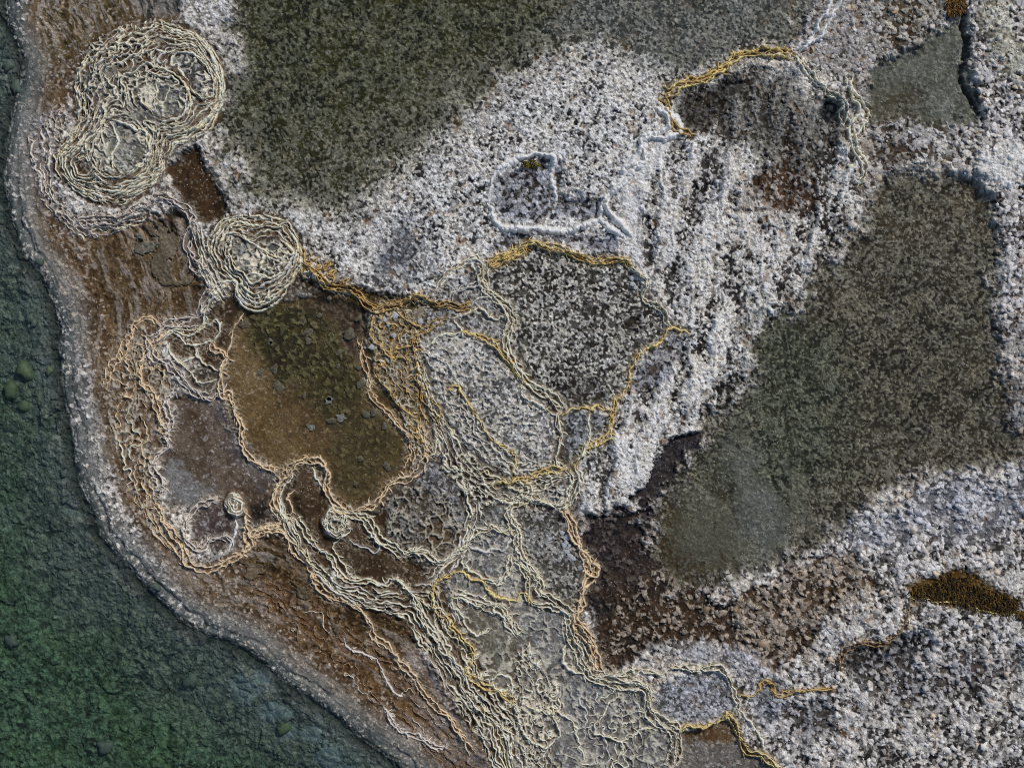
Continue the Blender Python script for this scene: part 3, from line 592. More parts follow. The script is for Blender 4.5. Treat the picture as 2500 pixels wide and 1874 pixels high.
ridge("brown ridge hooking round the black hollow in the lower right crust", D4((455, 560), (452, 470), (480, 420), (560, 400), (630, 410), (690, 370), (740, 300), (755, 220), (765, 165)), 7, 9, 'umber', 2, 7)
ridge("thin golden ridge along the lower lip of the mossy ledge", D4((790, 235), (800, 195), (880, 222), (950, 220), (1040, 240), (1150, 266), (1225, 268), (1290, 300)), 4, 6, 'gold', 1)
ridge("zigzag cream ridge wandering down the lower grey basin", C4((980, 1070), (980, 1100), (920, 1140), (870, 1200), (860, 1260), (810, 1310), (790, 1390), (850, 1400), (930, 1440), (990, 1470), (990, 1540), (950, 1590), (910, 1640), (900, 1720)), 5, 8, 'cream', 1)
ridge("thin pale ridge branching right from the zigzag ridge", C4((990, 1450), (1060, 1430), (1130, 1380), (1200, 1350), (1280, 1370)), 5, 6, 'cream', 1)
ridge("cream ridge looping round a tiny grey basin beside the rope of ridges", C4((600, 690), (540, 730), (550, 800), (580, 880), (610, 910), (690, 940), (760, 970)), 6, 8, 'cream', 1)
ridge("gold streaked grey ridge between the dark upper pool and the black crust", C1t((1320, 730), (1380, 710), (1420, 660), (1520, 640), (1640, 625), (1720, 570), (1800, 510), (1880, 440), (2000, 410), (2150, 390)) + D1((250, 390), (330, 390), (430, 430)), 7, 10, 'gold', 3, 9)
ridge("white bank rising to the top edge on the upper pool's right shore", D1((440, 420), (500, 380), (550, 350), (600, 280), (640, 200), (700, 100), (770, 0), (800, -60)), 14, 12, 'white', 2, 18)
ridge("cream ridge curling to a hook on the right of the black crust", D1((460, 420), (480, 500), (550, 580), (620, 660), (700, 720), (790, 750), (835, 800), (815, 900), (800, 980)), 8, 10, 'cream', 2, 8)
ridge("wide pale ridge bounding the left of the green grey pool", D1((850, 580), (870, 680), (920, 760), (960, 830), (965, 900), (890, 1000), (880, 1080), (910, 1150), (960, 1250), (985, 1350), (930, 1450)), 10, 11, 'cream', 2, 13)
ridge("olive tan ridge running down the left side of the black crust", C1t((1320, 730), (1350, 800), (1370, 900), (1420, 1000), (1500, 1030), (1540, 1070)), 8, 9, 'ochre', 2, 9)
ridge("thick bluish white bank curving through the centre of the white crust", C1t((1290, 800), (1340, 870), (1400, 990), (1280, 1050), (1180, 1080), (1150, 1200), (1080, 1300), (950, 1440), (880, 1560), (890, 1680), (1000, 1760), (1050, 1850)), 18, 12, 'white', 2, 18)
ridge("smooth cream bank looping round the small horseshoe hollow", B2((1850, 130), (1890, 190), (1920, 280), (1980, 340), (2100, 350)) + C2t((80, 340), (200, 345), (330, 340), (450, 350), (580, 370), (700, 330), (800, 290), (880, 270)), 12, 10, 'white', 1)
ridge("pale arch over the top of the small horseshoe hollow", C1t((0, 1500), (10, 1400), (60, 1330), (150, 1270), (250, 1210), (350, 1200), (450, 1210), (480, 1270), (470, 1350), (475, 1450), (490, 1600)), 10, 8, 'white', 1)
ridge("lavender white ridge winding below the large mound and round the dark brown pool", A2((560, 320), (640, 290), (760, 275), (880, 270), (960, 250), (1050, 200), (1150, 150), (1250, 110), (1330, 130), (1410, 180), (1460, 240), (1480, 330), (1450, 420), (1450, 520), (1490, 610), (1560, 670), (1620, 730), (1640, 800), (1590, 880), (1550, 960), (1530, 1040)), 5, 8, 'lavender', 3, 8)
ridge("lavender ridge wrapping the honeycomb brown basin on its left", A2((1530, 1040), (1420, 1070), (1310, 1090), (1250, 1130), (1180, 1200), (1160, 1290), (1200, 1350), (1300, 1390), (1400, 1480), (1470, 1570), (1600, 1640), (1680, 1610), (1710, 1540)), 5, 8, 'lavender', 3, 8)
ridge("tan ridges streaming down beside the lavender ridge to the honeycomb basin", A2((1750, 740), (1700, 800), (1660, 870), (1600, 940), (1560, 1000), (1580, 1060), (1540, 1110), (1450, 1140), (1370, 1120), (1260, 1170)), 5, 8, 'cream', 2, 8)
ridge("cream ridge running across the top of the honeycomb brown basin", A2((1250, 1190), (1340, 1150), (1380, 1190), (1430, 1240), (1500, 1240), (1560, 1220), (1640, 1220)), 5, 7, 'cream', 1)
ridge("cream ridge through the middle of the honeycomb brown basin", A2((1500, 1240), (1510, 1310), (1560, 1370), (1640, 1400), (1700, 1440)), 5, 7, 'cream', 1)
ridge("cream ridge along the lower cells of the honeycomb brown basin", A2((1300, 1220), (1330, 1310), (1400, 1370), (1480, 1440), (1490, 1500), (1550, 1540), (1640, 1510), (1690, 1500)), 5, 7, 'cream', 1)
ridge("short cream ridge bridging the honeycomb cells", A2((1400, 1370), (1460, 1340), (1510, 1310)), 5, 7, 'cream', 1)
ridge("right hand ridge of the honeycomb basin climbing to the pool shore", A2((1640, 1220), (1700, 1130), (1690, 1070), (1650, 1050), (1600, 1100)), 5, 7, 'cream', 1)
ridge("grey white ridge winding down the left of the brown and grey basin", A3((1390, 130), (1330, 190), (1280, 240), (1300, 320), (1320, 420), (1280, 530), (1300, 600), (1220, 660), (1180, 760), (1220, 850), (1240, 930), (1190, 1010)), 7, 8, 'lavender', 2, 8)
ridge("beaded orange white ridge on the shelf left of the grey white ridge", A2((1330, 1120), (1150, 1250), (1090, 1380), (1080, 1500)) + A3((1090, 120), (1180, 200), (1200, 290), (1230, 390), (1240, 480)), 6, 7, 'peach', 2, 8)
ridge("beaded rust ridge along the shelf above the honeycomb basin", A2((1240, 1080), (1150, 1040), (1030, 1060), (1020, 1150), (960, 1230), (940, 1320), (860, 1400), (820, 1480), (800, 1580)), 6, 6, 'peach', 2, 9)
ridge("pale ridge ringing the round brown basin beside the smallest mound", A3((1700, 990), (1600, 1030), (1500, 1070), (1450, 1140), (1420, 1230), (1440, 1310), (1500, 1380), (1580, 1380), (1620, 1320), (1740, 1290), (1800, 1340)), 6, 8, 'lavender', 2, 7)
ridge("orange white ridge sweeping under the round brown basin", A3((1890, 1080), (1890, 1200), (1910, 1320), (1930, 1360), (1870, 1420), (1780, 1480), (1680, 1530), (1560, 1540), (1450, 1490), (1420, 1400), (1350, 1290), (1270, 1200), (1240, 1100), (1190, 1020)), 7, 8, 'peach', 2, 9)
ridge("white forked ridge between the round brown basin and the rust patch", A3((1820, 1150), (1810, 1250), (1790, 1340), (1770, 1410)), 6, 7, 'white', 1)
ridge("rusty curved ridge rising from the orange white ridge to the steep slope", A3((1930, 1350), (1990, 1260), (2080, 1220), (2150, 1215)) + B3((60, 1280), (150, 1240), (250, 1250), (320, 1310), (400, 1430), (470, 1500), (520, 1600)) + B4((500, 170), (580, 290), (680, 350)), 7, 8, 'peach', 2, 9)
ridge("beaded tan ridge down the brown slope towards the bottom edge", B4((600, 310), (680, 350), (800, 400), (900, 470), (960, 560), (1000, 640), (1100, 720), (1180, 840), (1260, 940), (1330, 1050), (1430, 1150), (1530, 1240), (1600, 1330), (1680, 1440), (1750, 1560)), 6, 7, 'peach', 2, 10)
ridge("lowest beaded ridge on the brown slope near the bottom", B4((740, 660), (800, 750), (960, 800), (1040, 880), (1090, 1000), (1160, 1080), (1240, 1120)), 6, 5, 'lavender', 1)
ridge("white beaded ridge between the shore and the lower orange pocket", B4((1060, 1180), (1120, 1300), (1230, 1390), (1350, 1440), (1440, 1480), (1560, 1510)), 7, 6, 'lavender', 2, 9)
ridge("grey tan ridge arching above the slivers left of the pear shaped basin", B2((1470, 840), (1500, 760), (1570, 680), (1660, 620), (1760, 570), (1850, 610)), 6, 7, 'cream', 2, 7)
ridge("grey ridge slanting between the two slivers left of the pear shaped basin", B2((1550, 920), (1600, 850), (1700, 800), (1780, 760), (1825, 730)), 6, 7, 'grey', 2, 8)
ridge("pale ridge bending round the lower sliver beside the pear shaped basin", B2((1680, 940), (1740, 930), (1830, 890), (1930, 880)), 5, 7, 'cream', 1)
ridge("braided cream ridge falling between the dark sliver and the pebble basin", C3((260, 870), (280, 960), (240, 1020), (170, 1060), (130, 1120), (160, 1180), (200, 1280), (200, 1380), (230, 1460), (290, 1560), (370, 1650)) + C4((340, 290),), 6, 9, 'cream', 3, 8)
ridge("thin ridge enclosing the small grey basin above the pebble basin", C3((580, 770), (600, 840), (610, 950), (570, 1020), (480, 1050), (380, 1040), (290, 1010), (250, 990)), 6, 8, 'cream', 2, 6)
ridge("yellow knotted ridge joining the oval basin to the rope below", C3((0, 920), (70, 860), (130, 880), (200, 860), (260, 870), (340, 810), (470, 780), (580, 770)), 6, 9, 'gold', 2, 7)
ridge("tan ridge hanging from the pebble basin's right upper corner", C3((630, 750), (660, 830), (640, 930), (600, 1010), (540, 1070)), 7, 8, 'cream', 3, 9)
ridge("yellow forked ridge spreading over the ochre slope under the knot", B2((1150, 960), (1220, 1030), (1280, 1060), (1340, 1110), (1310, 1170), (1290, 1240), (1200, 1260), (1080, 1300)), 5, 7, 'ochre', 1)
ridge("ochre ridge running down the ochre slope beside the brown pool", B2((960, 970), (990, 1000), (970, 1090), (970, 1200), (1030, 1250), (1090, 1320), (1200, 1330), (1290, 1360)), 5, 7, 'ochre', 1)
ridge("orange brown ridge branching to the right pool edge of the ochre slope", B2((1090, 1320), (1060, 1380), (990, 1410), (1010, 1480), (1080, 1560), (1130, 1640)) + B3((1150, 230), (1240, 330), (1330, 380)), 5, 6, 'ochre', 1)
ridge("beaded tan ridge on the ochre slope along the brown pool's east side", B2((880, 1180), (890, 1290), (940, 1460), (960, 1600)) + B3((1000, 250), (1130, 380), (1220, 480), (1270, 600), (1280, 680), (1230, 790)), 6, 6, 'peach', 2, 9)
ridge("grey ridge forming the collar of the small silver basin over the large grey one", B3((1720, 1340), (1740, 1380), (1820, 1400), (1910, 1390), (1990, 1400), (2030, 1330), (2030, 1275)), 7, 7, 'grey', 1)
ridge("pale wavy ridge along the foot of the small silver basin", B4((1700, 20), (1690, 80), (1760, 150), (1840, 200), (1930, 240), (1980, 220), (2030, 130), (2030, 60), (2060, 0)), 7, 7, 'cream', 2, 9)
ridge("cream ridge on the small dark hollow at the foot of the grey basins", B4((1860, 980), (1950, 940), (2040, 980), (2060, 1060), (2000, 1090), (1900, 1030), (1860, 980)), 5, 7, 'cream', 1)
ridge("thin yellow ridge arching left of the vertical lace below the grey basins", C4((200, 1250), (230, 1340), (320, 1460), (400, 1510), (460, 1480), (530, 1420), (520, 1330), (460, 1230), (380, 1180)), 5, 7, 'cream', 1)
ridge("pale ridge swinging down from the lace to the bottom edge", C4((240, 1150), (350, 1220), (450, 1240), (560, 1240), (620, 1310), (660, 1400), (660, 1500), (700, 1560), (680, 1640)), 5, 7, 'cream', 1)

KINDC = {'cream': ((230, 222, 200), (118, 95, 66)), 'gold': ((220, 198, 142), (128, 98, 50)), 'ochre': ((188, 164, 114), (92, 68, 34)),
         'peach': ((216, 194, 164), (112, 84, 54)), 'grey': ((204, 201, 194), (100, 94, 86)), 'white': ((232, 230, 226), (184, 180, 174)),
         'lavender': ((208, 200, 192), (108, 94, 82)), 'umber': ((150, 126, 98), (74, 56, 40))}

def tube(P, w, h, seed, base=None, sides=7):
    """swept rim of half width w and height h on the ground; returns V, quads, crest weights"""
    P, s = resample(P, 2.1)
    n = len(P)
    t = np.gradient(P, axis=0); t /= np.maximum(np.linalg.norm(t, axis=1, keepdims=True), 1e-6)
    nrm = np.c_[-t[:, 1], t[:, 0]]
    ww = w * (0.35 + 0.9 * noise1(s / 15, seed) + 0.5 * noise1(s / 42, seed + 13) + 0.6 * (noise1(s / 5, seed + 3) - 0.5))
    hh = h * (0.3 + 1.05 * noise1(s / 24, seed + 5) + 0.3 * (noise1(s / 6, seed + 7) - 0.5))
    fade = np.minimum(1, np.minimum(np.arange(n), np.arange(n)[::-1]) / min(12, n / 3) + 0.12)
    ww = ww * (0.25 + 0.75 * fade); hh = hh * fade
    k = np.linspace(-1, 1, sides)
    prof = 1 - np.abs(k) ** 1.6
    z0 = sample(H, P[:, 0], P[:, 1]) if base is None else base
    skew = (noise1(s / 22, seed + 9) - 0.5) * 0.5
    off = k[None, :] * ww[:, None] + (1 - k[None, :] ** 2) * skew[:, None] * ww[:, None]
    V = np.empty((n, sides, 3))
    V[..., 0] = P[:, None, 0] + nrm[:, None, 0] * off
    V[..., 1] = P[:, None, 1] + nrm[:, None, 1] * off
    V[..., 2] = z0[:, None] + hh[:, None] * prof[None, :] - (1 - prof[None, :]) * 4 + (rng.random((n, sides)) - 0.5) * 1.6
    i = np.arange(n - 1)[:, None] * sides + np.arange(sides - 1)[None, :]
    q = np.stack([i, i + 1, i + sides + 1, i + sides], -1).reshape(-1, 4)
    return V.reshape(-1, 3), q, np.tile(prof, n), np.repeat(s, sides)

def wander(P, amp, seed):
    P, s = resample(P, 2.6)
    t = np.gradient(P, axis=0); t /= np.maximum(np.linalg.norm(t, axis=1, keepdims=True), 1e-6)
    nrm = np.c_[-t[:, 1], t[:, 0]]
    o = amp * ((noise1(s / 28, seed) - 0.5) * 2.0 + 1.5 * (0.3 - np.abs(noise1(s / 13, seed + 4) - 0.5) * 2) + (noise1(s / 6, seed + 6) - 0.5) * 0.8)
    return P + nrm * o[:, None]

strands = []                      # (ridge index, points)
for ri, (label, pts, w, h, kind, n, gap, cat) in enumerate(RIDGES):
    base = spline(pts, 4)
    Pr, s = resample(base, 2.6)
    t = np.gradient(Pr, axis=0); t /= np.maximum(np.linalg.norm(t, axis=1, keepdims=True), 1e-6)
    nrm = np.c_[-t[:, 1], t[:, 0]]
    for k in range(n):
        o = (k - (n - 1) / 2) * gap * (0.55 + 0.9 * noise1(s / 60, ri + 11)) + (gap * 1.1 * (noise1(s / 34, ri * 3 + k) - 0.5) if n > 1 else 0)
        strands.append((ri, wander(Pr + nrm * np.asarray(o)[..., None] if n > 1 else Pr, 4.2, ri * 7 + k * 3)))

# ------------------------------------------------------------------ terraces whose rims follow contour lines
def contours(A, level, x0, y0, step):
    B = A > level
    code = (B[:-1, :-1] * 1 + B[:-1, 1:] * 2 + B[1:, 1:] * 4 + B[1:, :-1] * 8)
    js, is_ = np.nonzero((code > 0) & (code < 15))
    segs = {0: []}
    TBL = {1: [(3, 0)], 2: [(0, 1)], 3: [(3, 1)], 4: [(1, 2)], 5: [(3, 0), (1, 2)], 6: [(0, 2)], 7: [(3, 2)], 8: [(2, 3)], 9: [(2, 0)],
           10: [(0, 1), (2, 3)], 11: [(2, 1)], 12: [(1, 3)], 13: [(1, 0)], 14: [(0, 3)]}
    adj = {}; pos = {}
    for j, i in zip(js.tolist(), is_.tolist()):
        for ea, eb in TBL[int(code[j, i])]:
            ks = []
            for e in (ea, eb):
                if e == 0: key = (0, j, i); p, q = (j, i), (j, i + 1)
                elif e == 2: key = (0, j + 1, i); p, q = (j + 1, i), (j + 1, i + 1)
                elif e == 3: key = (1, j, i); p, q = (j, i), (j + 1, i)
                else: key = (1, j, i + 1); p, q = (j, i + 1), (j + 1, i + 1)
                if key not in pos:
                    a, b = A[p], A[q]; tt = (level - a) / (b - a) if b != a else 0.5
                    pos[key] = (x0 + step * (p[1] + (q[1] - p[1]) * tt), y0 + step * (p[0] + (q[0] - p[0]) * tt))
                ks.append(key)
            adj.setdefault(ks[0], []).append(ks[1]); adj.setdefault(ks[1], []).append(ks[0])
    seen = set(); out = []
    for start in sorted(adj, key=lambda k: (len(adj[k]) != 1, k)):
        if start in seen: continue
        path = [start]; seen.add(start); cur = start
        while True:
            nx = [k for k in adj[cur] if k not in seen]
            if not nx: break
            cur = nx[0]; seen.add(cur); path.append(cur)
        if len(path) > 2 and path[0] in adj[path[-1]]: path.append(path[0])
        out.append(np.array([pos[k] for k in path]))
    return out

TERR = []
def terrace(label, cat, poly, fieldf, levels, namp, nscale, w, h, kind, seed, rise=0.0, links=0, minlen=26):
    P = np.asarray(poly); st = 3.0
    x = np.arange(P[:, 0].min() - 9, P[:, 0].max() + 9, st); y = np.arange(P[:, 1].min() - 9, P[:, 1].max() + 9, st)
    XX, YY = np.meshgrid(x, y)
    sd = poly_sdf(poly, XX, YY)
    t = fieldf(XX, YY, sd)
    t0 = t.copy()
    t = t + namp * ((fbm(XX / nscale, YY / nscale, 3, seed) - 0.5) * 2 + 0.7 * (fbm(XX / (nscale * 0.3), YY / (nscale * 0.3), 2, seed + 5) - 0.5))
    t = np.where(sd < -2, np.nan, t)
    ok = ~np.isnan(t)
    lines = []
    for L in levels:
        for c in contours(np.where(ok, t, -9.0), L, x[0], y[0], st):
            # cut the pieces that run along the mask edge
            s_ = poly_sdf(poly, c[:, 0], c[:, 1]); keep = s_ > 1.5
            run = []
            for p, k in zip(c, keep):
                if k: run.append(p)
                if (not k) and run: lines.append(np.array(run)); run = []
            if run: lines.append(np.array(run))
    def length(l): return np.linalg.norm(np.diff(l, axis=0), axis=1).sum() if len(l) > 2 else 0
    lines = [l for l in lines if length(l) > minlen]
    gyv, gxv = np.gradient(np.nan_to_num(t0, nan=0.0), st)
    r = random.Random(seed); lk_ = []
    dl = (levels[1] - levels[0]) if len(levels) > 1 else 0.1
    for _ in range(links):
        if not lines: break
        l = r.choice(lines); p = np.array(l[r.randrange(len(l))]); q = [p.copy()]
        acc = 0
        for k in range(40):
            i = int((p[0] - x[0]) / st); j = int((p[1] - y[0]) / st)
            if not (1 <= i < len(x) - 1 and 1 <= j < len(y) - 1): break
            g = np.array([gxv[j, i], gyv[j, i]]); gn = np.linalg.norm(g)
            if gn < 1e-6: break
            d = g / gn; a = r.uniform(-0.9, 0.9); d = np.array([d[0] * math.cos(a) - d[1] * math.sin(a), d[0] * math.sin(a) + d[1] * math.cos(a)])
            p = p + d * 3.0; q.append(p.copy()); acc += gn * 3.0
            if acc > dl * 1.05: break
        if len(q) > 3: lk_.append(np.array(q))
    cut = []
    for l in lines:
        k = 0
        while k < len(l):
            m_ = k + r.randrange(14, 90); piece = l[k:m_]
            if length(piece) > minlen * 0.6: cut.append(piece)
            k = m_ + r.choice((-1, -1, 2, 4, 7))
    lines = cut
    lines.sort(key=length, reverse=True)
    lines = [l for l in lines[:100 - min(len(lk_), 45)]] + lk_[:45]
    TERR.append((label, cat, poly, lines, w, h, kind, seed))
    return XX, YY, t, st

def ring_field(inner):
    def f(XX, YY, sd):
        di = np.full(XX.shape, 1e9)
        for p in inner:
            di = np.minimum(di, np.maximum(0, -poly_sdf(p, XX, YY)))
        return np.maximum(sd, 0) / (np.maximum(sd, 0) + di + 1e-6)
    return f
def guide_field(a, b):
    def f(XX, YY, sd):
        da, _ = line_dist(a, XX, YY); db, _ = line_dist(b, XX, YY)
        return da / (da + db + 1e-6)
    return f

M1_SHELL = T(0, 0, (600, 1270), (660, 1240), (700, 1300), (680, 1350), (620, 1340))
terrace("large double travertine mound with dozens of cream rims, upper left by the lake", "travertine mound", MOUND1, ring_field([M1_TOP, M1_LOW, M1_EAST, M1_SHELL]),
        [0.05, 0.13, 0.22, 0.31, 0.41, 0.52, 0.64, 0.77, 0.92], 0.16, 44, 2.7, 7.5, 'cream', 81, links=45)
terrace("middle travertine mound with netted cream rims, between the two brown pools", "travertine mound", MOUND2, ring_field([M2_TOP]),
        [0.06, 0.2, 0.36, 0.54, 0.74, 0.93], 0.17, 36, 2.7, 8, 'cream', 91, links=34)
terrace("smallest round travertine mound, beside the round brown basin", "travertine mound", MOUND3, ring_field([F((503, 1085), (512, 1085), (510, 1095))]),
        [0.08, 0.3, 0.55, 0.8], 0.34, 16, 2.2, 6, 'cream', 101, links=26, minlen=14)
terrace("coiled little travertine mound standing in the hooked brown basin", "travertine mound", MOUND4, ring_field([F((720, 1125), (732, 1128), (728, 1138))]),
        [0.05, 0.22, 0.45, 0.7], 0.36, 20, 2.4, 7, 'cream', 103, links=26, minlen=14)

BR1 = F((895, 745), (908, 760), (945, 870), (1015, 975), (1100, 1035), (1200, 1012), (1235, 1030), (1130, 1092), (1010, 1085), (955, 1010), (925, 900), (893, 800))
terrace("fine braided slope of thin grey rims along the oval basin's lower left", "rim terrace", BR1,
        guide_field(F((905, 745), (945, 870), (1015, 975), (1100, 1035), (1235, 1015)), F((890, 780), (920, 900), (955, 1010), (1010, 1085), (1130, 1092), (1235, 1040))),
        [0.08, 0.25, 0.42, 0.6, 0.78, 0.93], 0.22, 26, 2.4, 6, 'cream', 110, links=45, minlen=20)
BR1B = F((915, 760), (960, 830), (1030, 880), (1110, 970), (1190, 1010), (1100, 1033), (1015, 973), (950, 870))
terrace("grey rippled terrace on the lower left floor of the oval basin", "rim terrace", BR1B,
        guide_field(F((915, 755), (950, 870), (1015, 975), (1100, 1035), (1190, 1012)), F((960, 770), (1060, 860), (1150, 960), (1200, 1005))),
        [0.1, 0.24, 0.38, 0.53, 0.68, 0.84], 0.2, 34, 2.4, 4.5, 'grey', 115, links=25, minlen=20)
BR2 = F((600, 1060), (625, 1110), (660, 1180), (740, 1262), (850, 1272), (920, 1250), (950, 1262), (985, 1360), (1060, 1480), (1112, 1550), (1112, 1690), (1085, 1690), (1005, 1560), (930, 1440), (868, 1335),
        (760, 1310), (680, 1245), (620, 1170), (590, 1100))
terrace("steep dark slope of cascading cream rims above the brown shelf", "rim terrace", BR2,
        guide_field(F((590, 1060), (620, 1170), (680, 1245), (760, 1310), (868, 1335), (930, 1440), (1005, 1560), (1085, 1690)),
                    F((625, 1050), (650, 1130), (740, 1250), (850, 1262), (950, 1255), (985, 1350), (1062, 1475), (1118, 1550), (1120, 1690))),
        [0.05, 0.14, 0.24, 0.36, 0.5, 0.64, 0.78, 0.92], 0.2, 46, 2.3, 8, 'cream', 120, links=40)
BR3 = F((1105, 1400), (1150, 1400), (1180, 1450), (1235, 1480), (1230, 1530), (1180, 1560), (1220, 1680), (1110, 1680), (1105, 1560), (1075, 1490), (1110, 1460))
terrace("lacy net of thin grey rims between the lower grey basins", "rim terrace", BR3,
        guide_field(F((1090, 1400), (1100, 1480), (1112, 1560), (1112, 1690)), F((1150, 1390), (1200, 1460), (1240, 1500), (1190, 1560), (1230, 1690))),
        [0.1, 0.28, 0.46, 0.64, 0.82], 0.24, 22, 2.2, 5, 'cream', 125, links=45, minlen=16)
BR4 = F((960, 1265), (1000, 1285), (1120, 1310), (1140, 1360), (1160, 1430), (1120, 1410), (1085, 1335), (1000, 1305), (1010, 1400), (1060, 1470), (1040, 1470), (985, 1370))
terrace("stepped cream rims framing the large grey basin", "rim terrace", BR4,
        guide_field(F((955, 1265), (985, 1370), (1040, 1475)), F((1000, 1300), (1090, 1330), (1130, 1420))),
        [0.12, 0.3, 0.5, 0.7, 0.88], 0.2, 30, 2.6, 6, 'cream', 130, links=20, minlen=20)
BR5 = F((1000, 1055), (1030, 1060), (1045, 1110), (1010, 1190), (980, 1240), (930, 1260), (900, 1240), (960, 1210), (990, 1170), (1005, 1110))
terrace("narrow cascade of tan rims right of the dark speckled basin", "rim terrace", BR5,
        guide_field(F((1000, 1050), (1005, 1110), (985, 1180), (900, 1230)), F((1035, 1060), (1045, 1110), (1010, 1190), (930, 1262))),
        [0.12, 0.35, 0.6, 0.85], 0.2, 26, 2.6, 7, 'cream', 134, links=28, minlen=18)
BR6 = F((630, 510), (660, 530), (690, 560), (720, 590), (760, 620), (700, 615), (650, 600), (640, 560))
terrace("ragged net of ochre rims right of the middle mound", "rim terrace", BR6,
        guide_field(F((630, 500), (640, 560), (650, 605)), F((700, 540), (740, 580), (770, 620))),
        [0.1, 0.32, 0.55, 0.78], 0.25, 24, 2.6, 7, 'ochre', 138, links=24, minlen=16)
BR7 = F((405, 470), (440, 480), (445, 540), (475, 600), (500, 640), (480, 660), (450, 640), (430, 590), (418, 530))
terrace("brown channel of streaming tan rims left of the middle mound", "rim terrace", BR7,
        guide_field(F((405, 465), (418, 530), (430, 590), (475, 665)), F((445, 480), (452, 540), (480, 600), (505, 645))),
        [0.1, 0.3, 0.52, 0.75, 0.93], 0.16, 30, 2.4, 7, 'cream', 142, links=18, minlen=18)

TE1 = F((798, 665), (890, 660), (905, 740), (920, 880), (948, 1000), (895, 985), (858, 880), (805, 800))
terrace("speckled ochre slope of short broken rims east of the brown pool", "rim terrace", TE1,
        guide_field(F((795, 655), (800, 790), (858, 880), (895, 990)), F((895, 655), (910, 760), (925, 890), (952, 1005))),
        [0.1, 0.27, 0.45, 0.63, 0.82], 0.24, 26, 2.0, 5, 'ochre', 151, links=20, minlen=18)
TE2 = F((1235, 1500), (1330, 1478), (1400, 1500), (1440, 1570), (1440, 1690), (1240, 1690))
terrace("smooth grey floor with faint pale rims at the bottom edge", "rim terrace", TE2,
        guide_field(F((1230, 1490), (1240, 1690)), F((1400, 1480), (1450, 1690))), [0.15, 0.35, 0.55, 0.78], 0.34, 46, 1.9, 4, 'grey', 153, links=8, minlen=18)
TE3 = F((60, 285), (150, 225), (142, 300), (112, 360), (125, 430), (180, 482), (330, 462), (300, 492), (180, 522), (100, 455), (68, 360))
terrace("crumbly lavender apron of low rims skirting the large mound on its lake side", "rim terrace", TE3,
        guide_field(F((55, 285), (65, 360), (98, 458), (180, 525), (330, 495)), F((150, 225), (108, 360), (128, 430), (180, 480), (330, 460))),
        [0.12, 0.3, 0.5, 0.7, 0.88], 0.22, 26, 2.2, 5, 'lavender', 155, links=24, minlen=18)
TE4 = F((240, 820), (300, 700), (345, 690), (380, 840), (352, 900), (350, 1000), (330, 1100), (400, 1215), (330, 1160), (270, 1050), (228, 900))
terrace("beaded tan and lavender rims on the shelf beside the brown and grey basin", "rim terrace", TE4,
        guide_field(F((235, 820), (228, 900), (270, 1050), (330, 1160), (400, 1220)), F((345, 690), (382, 840), (352, 1000), (335, 1100), (405, 1210))),
        [0.15, 0.36, 0.58, 0.8], 0.3, 34, 2.0, 4.5, 'peach', 157, links=20, minlen=18)
TE5 = F((540, 1230), (700, 1310), (860, 1415), (960, 1550), (1062, 1690), (985, 1690), (860, 1570), (700, 1430), (530, 1300))
terrace("brown lower slope crossed by thin broken brownish rims above the lake shore", "rim terrace", TE5,
        guide_field(F((530, 1300), (700, 1430), (860, 1570), (985, 1690)), F((540, 1225), (700, 1305), (865, 1415), (965, 1550), (1065, 1690))),
        [0.12, 0.32, 0.52, 0.72, 0.9], 0.3, 40, 1.2, 2.5, 'umber', 159, links=6, minlen=18)
NETS = [(MOUND1, ring_field([M1_TOP, M1_LOW, M1_EAST, M1_SHELL]), MOUND1 + MOUND1[:1], 13, 26, 6, 0.85, 310),
        (M1_LOW, None, None, 30, 30, 3, 0.4, 312), (M1_TOP, None, None, 26, 26, 3, 0.5, 313),
        (MOUND2, ring_field([M2_TOP]), MOUND2 + MOUND2[:1], 7, 24, 6, 0.85, 315), (M2_TOP, None, None, 17, 22, 6, 0.8, 317),
        (BR1, guide_field(BR1[:6], [BR1[0]] + BR1[:6:-1]), BR1[:7], 7, 30, 7, 0.85, 320), (ELL, None, None, 24, 40, 4, 0.4, 321), (BR2, guide_field(BR2[12:19][::-1], BR2[:12]), BR2[12:19], 9, 46, 7, 0.75, 322), (BR3, None, None, 22, 16, 6, 0.85, 324),
        (GREYB, None, None, 44, 32, 4, 0.5, 326), (TE1, None, None, 20, 15, 5, 0.6, 334), (TE3, None, None, 22, 13, 5, 0.6, 336), (TE4, None, None, 34, 18, 4, 0.45, 338), (F((1100, 1010), (1240, 1020), (1240, 1100), (1130, 1100)), None, None, 18, 20, 5, 0.6, 340), (F((830, 1080), (900, 1045), (960, 1055), (1010, 1110), (985, 1195), (900, 1220), (830, 1165)), None, None, 34, 30, 6, 0.45, 342), (BR1B, None, None, 22, 30, 3, 0.5, 328), (BR6, None, None, 20, 18, 5, 0.6, 330), (MOUND4, None, None, 12, 14, 4, 0.6, 332)]
# terrace relief of the mounds: the ground steps up toward the middle
for poly, hm in ((MOUND1, 16), (MOUND2, 12), (MOUND3, 8), (MOUND4, 7)):
    sd = up(poly_sdf(poly, CXX, CYY))
    H += (hm * smooth(0, 60 if hm > 10 else 20, sd + WARP * 6)).astype(f32)

